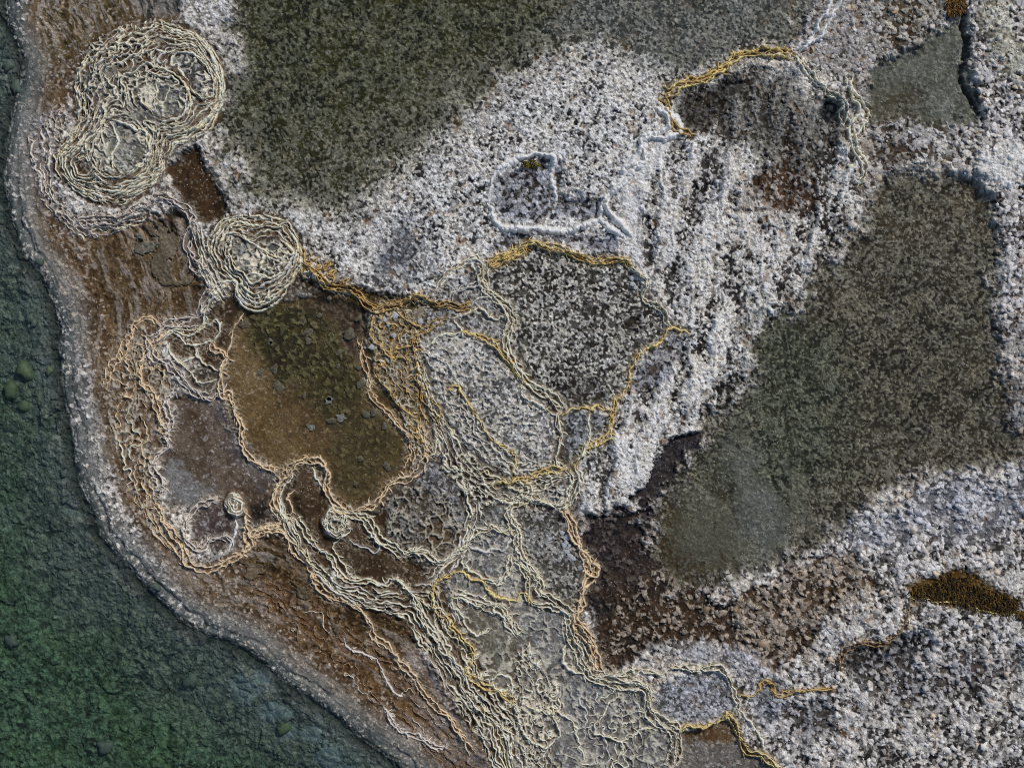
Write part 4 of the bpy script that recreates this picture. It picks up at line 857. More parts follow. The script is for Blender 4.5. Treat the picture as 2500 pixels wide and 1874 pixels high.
# ---- mineral skirts, iron stain and nets of tiny rims
def box(A, r):
    for ax in (0, 1):
        c = np.cumsum(np.pad(A, [(r + 1, r) if a == ax else (0, 0) for a in (0, 1)]), axis=ax, dtype=np.float64)
        n = A.shape[ax]
        A = ((np.take(c, np.arange(n) + 2 * r + 1, ax) - np.take(c, np.arange(n), ax)) / (2 * r + 1)).astype(f32)
    return A
def splat(ps):
    A = np.zeros(X.shape, f32)
    for p in ps:
        i = np.clip(((p[:, 0] - gx[0]) / STEP).astype(int), 0, NX - 1); j = np.clip(((p[:, 1] - gy[0]) / STEP).astype(int), 0, NY - 1)
        A[j, i] = 1
    return A
rd = int(round(8 / STEP)); rw = int(round(24 / STEP))
nearT = splat([l for t_ in TERR for l in t_[3]])
farT = np.clip(box(box(nearT, rw), rw) * 16, 0, 1); nearT = np.clip(box(box(nearT, rd), rd) * 9, 0, 1)
accR = splat([p for _, p in strands])
farR = np.clip(box(box(accR, rw), rw) * 22, 0, 1); nearR = np.clip(box(box(accR, rd), rd) * 8, 0, 1)
warm = smooth(0.004, 0.03, C1[..., 0] - C1[..., 2])
fr_ = int(round(3.2 / STEP))
def flank(ps):
    a = splat(ps)
    return np.clip(box(box(a, fr_), fr_) * 4.6, 0, 1)
TK = {}
for t_ in TERR: TK.setdefault(t_[6], []).extend(t_[3])
FLK = []
SK_ = {}
for ri, p in strands: SK_.setdefault(RIDGES[ri][4], []).append(p)
for kind in set(SK_) | set(TK):
    FLK.append((kind, flank(SK_.get(kind, []) + TK.get(kind, []))))
fall = np.zeros(X.shape, f32)
for kind, a in FLK: fall = np.maximum(fall, a)
H -= np.maximum(nearT, nearR * 0.6) * 5
H += fall * 6 * (0.5 + 0.9 * N_FINE)
dark = lin((56, 36, 18), ALB).astype(f32) * warm[..., None] + lin((60, 54, 46), ALB).astype(f32) * (1 - warm)[..., None]
st = np.clip((farT * 0.6 + nearR * warm * 0.6) * (0.35 + 1.2 * (N_MID - 0.2)) * (1 - lk), 0, 0.85)[..., None]
C1 += (dark - C1) * st; C2 += (dark * 1.7 - C2) * st * 0.8
SK = {}
for ri, p in strands: SK.setdefault(RIDGES[ri][4], []).append(p)
for kind, ps in SK.items():
    a = splat(ps); a = np.clip(box(box(a, int(round(6 / STEP))), int(round(6 / STEP))) * 7, 0, 1) * (1 - (0.1 if kind in ('peach', 'lavender', 'white') else 0.75) * warm) * (0.45 + 0.9 * (N_FINE - 0.1)) * 0.8
    a = np.clip(a, 0, 0.85)[..., None]
    lo = (lin(KINDC[kind][1], ALB) * 0.55 + lin(KINDC[kind][0], ALB) * 0.45).astype(f32)
    C1 += (lo * 0.75 - C1) * a; C2 += (lo * 1.1 - C2) * a
COV *= 1 - np.maximum(nearR, nearT) * 0.65
for kind, a in FLK:
    hi_, lo_ = (lin(c_, ALB).astype(f32) for c_ in KINDC[kind])
    a = np.clip(a * (0.15 + 1.3 * (fbm(X / 7, Y / 7, 2, 83) - 0.15)), 0, 0.9)[..., None]
    cc_ = lo_ + (hi_ - lo_) * (a * 0.75)
    C1 += (cc_ - C1) * a; C2 += (cc_ * 1.15 - C2) * a
NETC = np.zeros(X.shape, f32)
lf1, lf2, _, _, _ = worley((X * 0.9 + Y * 0.43) / 15 + WARP2 * 0.7, (Y * 0.9 - X * 0.43) / 11 + WARP * 0.9, 41)
wide = np.clip(box(box(accR, int(round(13 / STEP))), int(round(10 / STEP))) * 14, 0, 1)
lace = smooth(0.26, 0.05, lf2 - lf1) * wide * smooth(0.42, 0.55, N_MID) * smooth(0.75, 0.45, COV) * (1 - lk)
H += lace * 4; NETC = np.maximum(NETC, lace * 0.6)
for (poly, fld, guide, k_v, k_u, amp, strength, seed) in NETS:
    P_ = np.asarray(poly)
    i0, i1 = np.searchsorted(gx, (P_[:, 0].min() - 12, P_[:, 0].max() + 12)); j0, j1 = np.searchsorted(gy, (P_[:, 1].min() - 12, P_[:, 1].max() + 12))
    sl = (slice(j0, j1), slice(i0, i1)); xx = X[sl].astype(np.float64); yy = Y[sl].astype(np.float64)
    sdp = poly_sdf(poly, xx, yy)
    if fld is None:
        u, v = xx / k_u, yy / k_v
    else:
        t_ = fld(xx, yy, sdp); _, ar = line_dist(guide, xx, yy)
        u, v = ar / k_u, t_ * k_v
    u = u + (fbm(xx / 30, yy / 30, 3, seed) - 0.5) * 1.6; v = v + (fbm(xx / 24, yy / 24, 3, seed + 4) - 0.5) * 1.5
    f1, f2, rr, _, _ = worley(u, v, seed)
    wl = 0.14 + 0.26 * fbm(xx / 18, yy / 18, 2, seed + 9)
    e = smooth(wl, wl * 0.25, f2 - f1) * smooth(0, 8, sdp) * (0.25 + 0.75 * smooth(0.4, 0.52, fbm(xx / 40, yy / 40, 2, seed + 13)))
    H[sl] += (e * amp - smooth(0, 8, sdp) * (1 - f1) * amp * 0.3).astype(f32)
    NETC[sl] = np.maximum(NETC[sl], e * strength)
HB = H.copy()                     # ground without grains

rp = smooth(-20, 60, up(poly_sdf(F((1480, 1000), (1580, 900), (1760, 1000), (1820, 1120), (1700, 1220), (1560, 1250), (1440, 1200)), CXX, CYY)))
rip = smooth(0.5, 0.62, fbm((X * 0.88 - Y * 0.47) / 26 + WARP, (Y * 0.88 + X * 0.47) / 170, 3, 46)) * rp
for A in (C1, C2):
    A += (lin((98, 99, 88), ALB).astype(f32) - A) * (rip * 0.55)[..., None]
# ------------------------------------------------------------------ crystals grown on the ground
# the pale band is ribbed: low rows of crust run down it
bandm = smooth(-10, 40, up(poly_sdf(BAND, CXX, CYY)))
ua = (X * 0.94 + Y * 0.18) / 26; va = (Y * 0.94 - X * 0.2) / 150
rib = fbm(ua + WARP * 0.9, va + WARP * 0.3, 3, 40)
COV += bandm * (rib - 0.5) * 1.7 * smooth(0.3, 0.6, COV)
H += bandm * (rib - 0.5) * 30; HB = H.copy()
lowm = smooth(-10, 60, up(poly_sdf(LOWR, CXX, CYY)))
rib2 = fbm((X * 0.5 + Y * 0.87) / 60 + WARP, (Y * 0.5 - X * 0.87) / 34, 3, 43)
COV += lowm * (rib2 - 0.5) * 0.8; H += lowm * (rib2 - 0.5) * 14; HB = H.copy()
covl = np.clip(COV + (fbm(X / 26, Y / 26, 3, 30) - 0.5) * 0.75 * smooth(0.2, 0.5, COV), 0, 1)
xw = X * 0.83 + Y * 0.56 + WARP2 * 3.2; yw = Y * 0.83 - X * 0.56 + (fbm(X / 11 + 50, Y / 11, 2, 33) - 0.5) * 6
th = 0.5 + 0.46 * (0.5 - covl)
def grains(size, seed, amp, wr):
    nz = fbm(xw / (size * 0.95), yw / (size * 0.95), 3, seed + 60, 0.55)
    f1, f2, r, ox, oy = worley(xw / size, yw / size, seed)
    nz = nz * (1 - wr) + wr * ((r * 53.1) % 1)
    t_ = 0.5 + (0.46 if wr < 0.5 else 0.56) * (0.5 - covl)
    pres = smooth(t_ - 0.03, t_ + 0.05, nz)
    crack = smooth(0.0, 0.14, f2 - f1)
    r2 = (r * 37.7) % 1; r3 = (r * 91.3) % 1
    hgt = 0.5 + 0.7 * r2 + (nz - t_) * 2.0 + (ox * (r2 - 0.5) + oy * (r3 - 0.5)) * amp
    return pres * (0.5 + 0.5 * crack), hgt, 0.55 + 0.72 * r3
ma, ha, ba = grains(6.2, 21, 1.5, 0.62)
mb, hb, bb = grains(10.0, 24, 1.6, 0.5)
G = ma * (1 - CO) + mb * CO
GB = (ba * (1 - CO) + bb * CO) * (0.72 + 0.6 * N_FINE)
H = HB + (ma * ha * GH * (1 - CO) + mb * hb * GH * 1.35 * CO) * 0.55 + (N_FINE - 0.5) * 2.5
mixn = smooth(0.35, 0.65, N_MID * 0.6 + N_FINE * 0.4)[..., None]
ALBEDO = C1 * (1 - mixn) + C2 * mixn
ALBEDO = ALBEDO * (0.6 + 0.8 * fbm(X / 5.5, Y / 5.5, 2, 36))[..., None]
tintn = (fbm(X / 34, Y / 34, 3, 38) - 0.5)[..., None] * np.array([0.12, 0.02, -0.16], f32)
gcol = GC * (GB[..., None]) * (1 + tintn)
ALBEDO = ALBEDO + (gcol - ALBEDO) * np.clip(G, 0, 1)[..., None]
# small orange lichen-like mineral spots on the crust
spot = smooth(0.70, 0.78, fbm(X / 22, Y / 22, 3, 74)) * smooth(0.5, 0.7, COV) * (1 - lk)
ALBEDO += (lin((120, 90, 50), ALB).astype(f32) - ALBEDO) * (spot * 0.5)[..., None]
ALBEDO *= (0.74 + 0.52 * rng.random(X.shape)).astype(f32)[..., None]
glint = (rng.random(X.shape) < 0.006) * smooth(0.4, 0.6, N_MID) * (1 - 0.7 * lk) * (1 - 0.5 * G)
ALBEDO += (lin((205, 202, 196), ALB).astype(f32) - ALBEDO) * (glint * 0.8)[..., None]
netc = lin((214, 207, 188), ALB).astype(f32) * (0.75 + 0.5 * N_FINE)[..., None]
ALBEDO += (netc - ALBEDO) * np.clip(NETC, 0, 1)[..., None]
ALBEDO = np.clip(ALBEDO, 0.006, 0.85)

# ---- split the sheet into the lake bed, the ground and the mounds' bodies
LABEL = np.zeros((NY - 1, NX - 1), np.int16)
cxm = (X[:-1, :-1] + X[1:, 1:]) / 2; cym = (Y[:-1, :-1] + Y[1:, 1:]) / 2
LABEL[(SD[:-1, :-1] + SD[1:, 1:]) > 0] = 1
for k, poly in enumerate((MOUND1, MOUND2, MOUND3, MOUND4)):
    sd = up(poly_sdf(poly, CXX, CYY)); LABEL[(sd[:-1, :-1] + sd[1:, 1:]) / 2 + (WARP[:-1, :-1]) * 4 > 0] = 2 + k
PTS = np.stack([X, Y, H], -1).reshape(-1, 3)
ALB_F = ALBEDO.reshape(-1, 3)
vid = np.arange(NX * NY, dtype=np.int64).reshape(NY, NX)
quads = np.stack([vid[:-1, :-1], vid[1:, :-1], vid[1:, 1:], vid[:-1, 1:]], -1)
def patch(k):
    q = quads[LABEL == k]
    u, inv = np.unique(q, return_inverse=True)
    return PTS[u], inv.reshape(-1, 4), ALB_F[u]
V, q, c = patch(0)
# the ground carries on past the frame: a wide apron joined to the edge of the sheet
ring = np.concatenate([vid[0, :], vid[1:, -1], vid[-1, -2::-1], vid[-2:0:-1, 0]])
RP = PTS[ring]
n0 = len(V)
apr_v = [RP]; apr_c = [ALB_F[ring]]
mean_c = ALB_F.mean(0)
for kk, s_ in enumerate((1.3, 2.2, 6, 40)):
    P2 = RP.copy(); P2[:, 0] = CX + (RP[:, 0] - CX) * s_; P2[:, 1] = CY + (RP[:, 1] - CY) * s_
    P2[:, 2] = -20 + 30 * fbm(P2[:, 0] / 300, P2[:, 1] / 300, 3, 5)
    apr_v.append(P2); apr_c.append(mean_c[None] * (0.7 + 0.6 * fbm(P2[:, 0] / 60, P2[:, 1] / 60, 3, 9))[:, None])
R = len(ring); aq = []
for kk in range(4):
    a = np.arange(R); b = (a + 1) % R
    aq.append(np.stack([a + kk * R, b + kk * R, b + (kk + 1) * R, a + (kk + 1) * R], -1))
V = np.vstack([V] + apr_v); c = np.vstack([c] + apr_c); q = np.vstack([q] + [x_ + n0 for x_ in aq])
build("ground", V, [q], M_GROUND, c, kind="structure", label="mineral ground of crusts, basins and brown shelf seen from above")
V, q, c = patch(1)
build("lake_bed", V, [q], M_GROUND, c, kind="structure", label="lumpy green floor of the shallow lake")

# ---- water
def water(name, poly, z, mat, label):
    P = spline(poly, 30, closed=True)
    o = build(name, np.c_[P, np.full(len(P), z)], [np.arange(len(P))[None]], mat, kind="structure", label=label)
    return o
water("lake_water", [(p[0] + 10, p[1]) for p in SHORE] + [(-200, 2056), (-199, 900), (-200, -180)], -7, M_LAKE, "clear green lake water along the left edge")
water("pool_water", P_OLIVE, -5, M_POOL, "still water over the dark upper crystal pool")
water("pool_water", P_GREEN, -8, M_POOL, "still water over the small green grey pool")
water("pool_water", P_RIGHT, -7, M_POOL, "still water over the large dark right hand pool")
water("pool_water", P_BROWN, -8, M_BROWN, "still water over the brown pool")

# ------------------------------------------------------------------ the ridges and terraces as things
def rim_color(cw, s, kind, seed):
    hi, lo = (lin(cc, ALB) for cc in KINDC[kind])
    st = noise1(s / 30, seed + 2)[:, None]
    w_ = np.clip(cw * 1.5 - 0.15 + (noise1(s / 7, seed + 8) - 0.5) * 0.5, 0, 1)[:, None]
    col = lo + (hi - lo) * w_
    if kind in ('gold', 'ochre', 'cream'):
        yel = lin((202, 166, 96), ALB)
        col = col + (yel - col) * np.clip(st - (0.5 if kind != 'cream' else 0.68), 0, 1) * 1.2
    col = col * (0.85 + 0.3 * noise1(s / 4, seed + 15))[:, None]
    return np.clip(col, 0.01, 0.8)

def spurs(P, spacing, lmin, lmax, w, h, seed, colfn):
    r = random.Random(seed); out = []
    Pr, s = resample(P, 3.0)
    if len(Pr) < 8: return out
    t = np.gradient(Pr, axis=0); t /= np.maximum(np.linalg.norm(t, axis=1, keepdims=True), 1e-6)
    for _ in range(int(s[-1] / spacing)):
        i = r.randrange(3, len(Pr) - 3); sg = r.choice((-1, 1)); a = math.atan2(t[i, 1], t[i, 0]) + sg * r.uniform(0.35, 1.3)
        p = Pr[i].copy(); q = [p.copy()]; L = r.uniform(lmin, lmax)
        for k in range(max(4, int(L / 3))):
            a += r.uniform(-0.35, 0.35) - sg * 0.12; p = p + 3 * np.array([math.cos(a), math.sin(a)]); q.append(p.copy())
        V, qd, cw, ss = tube(np.array(q), w, h, seed + i)
        out.append((V, qd, colfn(cw, ss, i)))
    return out
def join(parts):
    V, Q, C, o = [], [], [], 0
    for v, q, c in parts:
        V.append(v); Q.append(q + o); C.append(c); o += len(v)
    return np.vstack(V), np.vstack(Q), np.vstack(C)
by = {}
for ri, p in strands: by.setdefault(ri, []).append(p)
ROOTS = []
for ri, (label, pts, w, h, kind, n, gap, cat) in enumerate(RIDGES):
    Vs, Qs, Cs = [], [], []; off = 0; parts = []
    for k, p in enumerate(by[ri]):
        V, q, cw, s = tube(p, w * (1 if n == 1 else 0.72) * 0.62, h, ri * 5 + k, base=None)
        sp = spurs(p, 26 if kind != 'white' else 60, 8, 24, w * 0.38, h * 0.8, ri * 11 + k, lambda a, b, c_: rim_color(a, b, kind, ri + c_))
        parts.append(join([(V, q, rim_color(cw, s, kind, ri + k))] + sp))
    if n == 1:
        V, q, c = parts[0]
        build("rimstone_ridge", V, [q], M_RIM, c, label=label, cat=cat)
    else:
        m0 = by[ri][0][len(by[ri][0]) // 2]
        root = bpy.data.objects.new("rimstone_ridge", None)
        COL.objects.link(root)
        props(root, label, cat)
        for V, q, c in parts:
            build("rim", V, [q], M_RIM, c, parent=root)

mound_k = 2
for (label, cat, poly, lines, w, h, kind, seed) in TERR:
    is_m = cat == "travertine mound"
    root = bpy.data.objects.new("travertine_mound" if is_m else "rim_terrace", None)
    COL.objects.link(root); props(root, label, cat)
    if is_m:
        V, q, c = patch(mound_k); mound_k += 1
        build("mound_body", V, [q], M_GROUND, c, parent=root)
    for k, l in enumerate(lines):
        l = wander(l, 1.3, seed + k)
        V, q, cw, s = tube(l, w * rng.uniform(0.7, 1.5), h * rng.uniform(0.8, 1.2), seed + k * 3)
        kd = kind if rng.random() < 0.8 else ('grey' if kind == 'cream' else 'cream')
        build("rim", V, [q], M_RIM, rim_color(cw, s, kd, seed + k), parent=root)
# bold rims on the large mound's plateau are rims of that mound
m1root = [o for o in COL.objects if o.name == "travertine_mound"][0]
for p in (A1((1230, 520), (1320, 570), (1400, 620), (1460, 690), (1490, 780), (1440, 870), (1390, 910), (1300, 945), (1200, 975)),
          A1((1350, 440), (1320, 520)), A1((1345, 430), (1470, 410), (1560, 460), (1620, 540), (1665, 600), (1650, 690), (1660, 760)),
          A1((820, 960), (830, 880), (810, 790)), A1((870, 950), (900, 1010), (935, 1090), (900, 1180), (880, 1280), (895, 1340)),
          A1((830, 1000), (800, 1060), (820, 1130)), A1((1140, 1000), (1165, 1060), (1165, 1150), (1130, 1240), (1060, 1310), (990, 1360)),
          A1((870, 940), (980, 960), (1080, 1020), (1140, 1010)), A1((1200, 390), (1290, 410), (1360, 400), (1400, 370)),
          A1((860, 360), (920, 345), (990, 355), (1040, 390)), A1((960, 290), (1040, 260), (1100, 255)),
          A1((1210, 640), (1230, 720), (1200, 800), (1220, 880)), A1((1080, 700), (1100, 780), (1150, 850), (1200, 900))):
    V, q, cw, s = tube(wander(spline(p, 4), 3.0, int(p[0][0])), 4.2, 9, int(p[0][1]))
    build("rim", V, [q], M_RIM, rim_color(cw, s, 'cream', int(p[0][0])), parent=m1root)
m2root = [o for o in COL.objects if o.name.startswith("travertine_mound")][1]
for p in (A2((1740, 380), (1780, 320), (1850, 290), (1950, 320), (2020, 320)), A2((1850, 380), (1920, 430), (1990, 490), (2060, 530), (2160, 570)), A2((1740, 390), (1800, 380), (1850, 385)),
          A2((1890, 700), (1900, 800), (1940, 890), (1990, 920), (2040, 890), (2090, 790)), A2((1830, 760), (1850, 850), (1910, 920), (1950, 900)),
          A2((1640, 760), (1820, 750), (1830, 860), (1900, 950), (2000, 970), (2090, 940), (2180, 870), (2211, 800)),
          A2((1890, 700), (2000, 690), (2100, 720), (2180, 680), (2240, 620)), A2((2000, 490), (2040, 560), (2020, 620), (1990, 680))):
    V, q, cw, s = tube(wander(spline(p, 4), 3.0, int(p[0][0])), 4.2, 9, int(p[0][1]))
    build("rim", V, [q], M_RIM, rim_color(cw, s, 'cream', int(p[0][0])), parent=m2root)

# ------------------------------------------------------------------ floating crust sheets, pebbles and stones
def plate(name, outline, z, thick, colr, mat, jag=2.0, seed=0, **kw):
    P, s = resample(spline(outline, 3, closed=True), 3.0)
    P = P[:-1]; n = len(P)
    ctr = P.mean(0)
    d = P - ctr; rr = np.maximum(np.linalg.norm(d, axis=1, keepdims=True), 1)
    P = P + d / rr * ((noise1(s[:-1] / 6, seed)[:, None] - 0.5) * 2 * jag)
    inner = ctr + (P - ctr) * np.maximum(0.8, 1 - 1.0 / rr)
    V = np.vstack([np.c_[P, np.full(n, z)], np.c_[inner, np.full(n, z + thick)]])
    a = np.arange(n); b = (a + 1) % n
    side = np.stack([a, a + n, b + n, b], -1)
    c = np.tile(lin(colr, ALB), (len(V), 1)) * (0.85 + 0.3 * rng.random((len(V), 1)))
    return build(name, V, [side, (np.arange(n) + n)[::-1][None]], mat, c, smooth=False, **kw)
def blob_outline(x, y, r, seed, n=11, squash=0.8):
    g = np.random.default_rng(seed); a = np.linspace(0, 2 * math.pi, n, endpoint=False); rot = g.uniform(0, 3.1)
    rad = r * (0.62 + 0.6 * g.random(n))
    u, v = np.cos(a) * rad, np.sin(a) * rad * squash
    return [(x + u_ * math.cos(rot) - v_ * math.sin(rot), y + u_ * math.sin(rot) + v_ * math.cos(rot)) for u_, v_ in zip(u, v)]

def sheet(outline, thick, colr, seed, **kw):
    P = np.asarray(spline(outline, 3, closed=True)); st = 2.0
    x = np.arange(P[:, 0].min() - 4, P[:, 0].max() + 4, st); y = np.arange(P[:, 1].min() - 4, P[:, 1].max() + 4, st)
    XX, YY = np.meshgrid(x, y)
    sd = poly_sdf(P[::2], XX, YY) + (fbm(XX / 9, YY / 9, 3, seed) - 0.5) * 9
    hole = fbm(XX / 17, YY / 17, 2, seed + 7)
    ins = (sd > 0) & (hole < 0.74)
    z = sample(box(HB, 6), XX.ravel(), YY.ravel()).reshape(XX.shape) + 2.5 + thick * (0.6 + 0.4 * smooth(0, 5, sd)) + (fbm(XX / 7, YY / 7, 3, seed + 3) - 0.5) * 4
    cc = lin(colr, ALB)[None, None] * (0.55 + 0.5 * fbm(XX / 12, YY / 12, 3, seed + 9) + 0.45 * fbm(XX / 4, YY / 4, 2, seed + 11))[..., None] * (1 + 0.5 * smooth(4, 0, sd))[..., None]
    idx = np.arange(XX.size).reshape(XX.shape)
    f = np.stack([idx[:-1, :-1], idx[1:, :-1], idx[1:, 1:], idx[:-1, 1:]], -1)[ins[:-1, :-1] & ins[1:, :-1] & ins[1:, 1:] & ins[:-1, 1:]]
    u, inv = np.unique(f, return_inverse=True); f = inv.reshape(-1, 4); n = len(u)
    top = np.c_[XX.ravel()[u], YY.ravel()[u], z.ravel()[u]]
    bot = top.copy(); bot[:, 2] -= thick
    e = np.concatenate([f[:, [k, (k + 1) % 4]] for k in range(4)])
    key = {tuple(t_) for t_ in e.tolist()}
    side = np.array([(b_, a_, a_ + n, b_ + n) for a_, b_ in key if (b_, a_) not in key])
    return build("crust_sheet", np.vstack([top, bot]), [f, side], M_MAT, np.vstack([cc.reshape(-1, 3)[u]] * 2), **kw)
SHEETS = [("pale grey crust sheet with a notched edge floating in the dark brown pool", A2((1040, 370), (1075, 365), (1110, 420), (1130, 445), (1160, 430), (1200, 455), (1180, 520), (1130, 525), (1080, 545), (1030, 525), (1045, 450), (1025, 400)), (98, 94, 80)),
          ("largest ragged taupe crust sheet floating in the dark brown pool", A2((1100, 310), (1170, 310), (1230, 290), (1290, 330), (1360, 345), (1390, 400), (1370, 480), (1345, 570), (1335, 690), (1370, 745), (1420, 715), (1470, 660), (1500, 690), (1455, 770), (1360, 780), (1250, 780), (1200, 720), (1160, 660), (1175, 560), (1215, 480), (1160, 390)), (88, 78, 60)),
          ("lobed taupe crust sheet with holes of brown water around it on the lower shelf", A3((1830, 1480), (1880, 1440), (1960, 1480), (2030, 1520), (2040, 1570), (1980, 1600), (1930, 1640), (1880, 1600), (1900, 1540)), (84, 70, 50)),
          ("small lobed brown crust sheet at the lower end of the rust patch", B4((340, 210), (420, 250), (470, 290), (510, 340), (440, 365), (395, 330), (375, 270)), (74, 64, 44)),
          ("thin ragged grey crust sheet on the brown slope", B4((640, 470), (700, 490), (740, 560), (710, 640), (680, 610), (660, 550)), (92, 80, 62))]
for i, (lb, ol, cc) in enumerate(SHEETS):
    sheet(ol, 3.0, cc, 90 + i * 3, label=lb, cat="crust sheet")
fl_spots = [(B2, 480, 850, 25), (B2, 440, 1050, 40), (B2, 480, 1140, 42), (B2, 482, 1205, 38), (B2, 190, 1210, 35), (B2, 870, 1030, 35), (B2, 720, 1290, 38), (B2, 220, 1420, 42),
            (B2, 105, 1450, 40), (B2, 250, 1560, 60), (B2, 450, 1620, 30), (B2, 860, 1410, 32), (B2, 880, 1540, 46), (B2, 710, 1400, 25), (B2, 640, 1650, 30), (B3, 640, 245, 40),
            (B3, 730, 375, 46), (B3, 500, 450, 42), (B3, 650, 395, 35), (B3, 920, 350, 42), (B3, 990, 335, 35), (B3, 1070, 440, 30), (B3, 880, 690, 35), (B3, 1090, 750, 42), (B3, 840, 890, 26),
            (B2, 560, 1010, 30), (B2, 640, 870, 26), (B2, 790, 1150, 60), (A2, 1880, 1080, 50), (A2, 2090, 1220, 26)]
WHERE = ["just below the ochre ridge at the pool's top", "left of the pool's upper centre", "upper half of the brown pool, above its twin", "directly under its twin in the pool's upper half", "near the pool's left side, upper part",
         "by the pool's top right corner", "on the dark right side of the brown pool", "left middle of the brown pool, beside the largest group", "at the far left of the middle group", "largest of the middle group in the brown pool",
         "below the middle group in the brown pool", "at the pool's right edge, upper of two", "at the pool's right edge, lower and larger of two", "small, right of the pool's centre", "small, lower centre right of the brown pool", "bright, right of the lower centre group",
         "brightest, in the pool's lower middle", "triangular, left of the brightest one", "beside the brightest one, to its left", "left of a pair near the pool's lower right edge", "right of a pair near the pool's lower right edge", "small, by the beaded ridge at the lower right",
         "alone in the lower right olive part of the pool", "right of the one alone in the lower olive part", "lowest of all, near the peach ridge", "small, right of the upper left ones", "small, near the dark wall at the top", "long pale one on the dark right side",
         "by the beaded ridge in the pool's top left corner", "small, under the one in the top left corner"]
for i, (tile, x, y, r) in enumerate(fl_spots):
    (px_, py_), = tile((x, y))
    plate("mineral_flake", blob_outline(px_, py_, r * ZS * 0.85, 300 + i), -7.7, 0.4, (84, 80, 64) if i not in (15, 16, 17) else (112, 112, 106), M_MAT, 2.6, i,
          label="grey flake on the brown pool, " + WHERE[i], cat="mineral flake", group="grey flakes floating on the brown pool")

def pebble(name, x, y, r, colr, seed, flat=0.35, **kw):
    n, m = 14, 5
    ol = np.asarray(blob_outline(0, 0, r, seed, n, 0.85))
    z0 = float(sample(HB, [x], [y])[0])
    V = []; c = []
    for k in range(m):
        a = k / (m - 1) * math.pi / 2
        V.append(np.c_[ol * math.cos(a * 0.98) ** 0.6 + (x, y), np.full(n, z0 + 2 + r * flat * 2 * math.sin(a))])
    V = np.vstack(V)
    i = np.arange(m - 1)[:, None] * n + np.arange(n)[None]; b = np.arange(m - 1)[:, None] * n + (np.arange(n)[None] + 1) % n
    q = np.stack([i, b, b + n, i + n], -1).reshape(-1, 4)[:, ::-1]
    c = np.tile(lin(colr, ALB), (len(V), 1)) * (0.88 + 0.24 * rng.random((len(V), 1)))
    return build(name, V, [q, (np.arange(n) + (m - 1) * n)[::-1][None]], M_STONE, c, **kw)
discs = [(B2, 1150, 1010, 30, "largest disc, upper right of the ochre slope's cluster"), (B2, 1070, 1042, 26, "disc left of the largest one on the ochre slope"), (B2, 1035, 1060, 17, "small disc at the left end of the ochre slope's cluster"),
         (B2, 1100, 1080, 20, "disc just below the largest one on the ochre slope"), (B2, 1350, 1055, 24, "tall disc by the yellow knot"), (B2, 1490, 1000, 24, "disc in the dark gap of the yellow knot"), (B2, 1140, 1165, 23, "disc alone in the middle of the ochre slope"),
         (B2, 1095, 1355, 22, "bright round disc at the ridge crossing on the ochre slope"), (B2, 970, 1255, 28, "wide disc by the beaded ridge east of the brown pool"), (B2, 915, 1250, 17, "small disc beside the wide one east of the brown pool"),
         (B3, 1297, 605, 20, "bright disc alone below the ochre slope"),
         (C3, 545, 1265, 21, "upper left disc of the pebble basin's main pile"), (C3, 590, 1300, 33, "widest disc of the pebble basin's main pile"), (C3, 575, 1338, 22, "disc under the widest one in the pebble basin"), (C3, 560, 1362, 23, "lower left disc of the pebble basin's main pile"),
         (C3, 603, 1365, 15, "smallest disc of the pebble basin's main pile"), (C3, 585, 1412, 24, "upper disc of the lower pile in the pebble basin"), (C3, 600, 1440, 22, "middle disc of the lower pile in the pebble basin"), (C3, 625, 1460, 26, "lowest disc of the lower pile in the pebble basin"),
         (C3, 445, 1312, 22, "larger disc of the left pair in the pebble basin"), (C3, 430, 1288, 14, "smaller disc of the left pair in the pebble basin"), (C3, 680, 1540, 24, "faint disc near the pebble basin's right wall"),
         (C2t, 1085, 725, 22, "upper disc under the tan ridge in the pear shaped basin"), (C2t, 1085, 770, 23, "middle disc under the tan ridge in the pear shaped basin"), (C2t, 1112, 797, 20, "lowest disc under the tan ridge in the pear shaped basin")]
for i, (tile, x, y, r, lb) in enumerate(discs):
    (px_, py_), = tile((x, y))
    pebble("mineral_disc", px_, py_, r * ZS * 1.05, (164, 168, 172) if i not in (5, 21) else (120, 122, 122), 500 + i, 0.16, label="flat pale grey " + lb, cat="mineral disc", group="flat grey discs lying in the basins")
for i, (tile, x, y, r, lb) in enumerate([(C1t, 612, 380, 27, "cream white stone, the larger of two on the upper pool's edge"), (C1t, 780, 403, 20, "cream white stone, the smaller of two on the upper pool's edge"),
                                         (C3, 1368, 448, 16, "cream white stone on the white crust above the dark channel")]):
    (px_, py_), = tile((x, y))
    pebble("pale_stone", px_, py_, r * ZS, (214, 206, 190), 540 + i, 0.6, label=lb, cat="stone")

# submerged boulders near the shore
rocks = [(40, 215, 22, "dark boulder in the lake's upper cove"), (20, 160, 18, "small dark boulder at the top of the lake's cove"), (80, 790, 14, "little rounded boulder beside the shore bend"), (57, 905, 30, "broad mossy boulder left of the shore's straight stretch"),
         (120, 905, 13, "narrow mossy boulder near the shore's straight stretch"), (18, 950, 26, "mossy boulder touching the left edge, above the yellow one"), (52, 990, 20, "yellow green boulder below the broad mossy one"), (155, 1155, 12, "small grey boulder by the shore's lower bend"),
         (155, 1222, 9, "tiny pale boulder under the small grey one"), (100, 640, 13, "small rounded boulder near the mossy slope"), (70, 775, 18, "flat boulder facing the shore bend"), (690, 1783, 24, "mossy boulder between the pale painted sky reflections"),
         (460, 1665, 24, "low grey boulder in the lower lake"), (380, 1430, 16, "grey boulder leaning on the lower shore"), (15, 1570, 22, "green boulder at the left edge of the lower lake"), (245, 1830, 24, "pale green boulder near the bottom edge")]
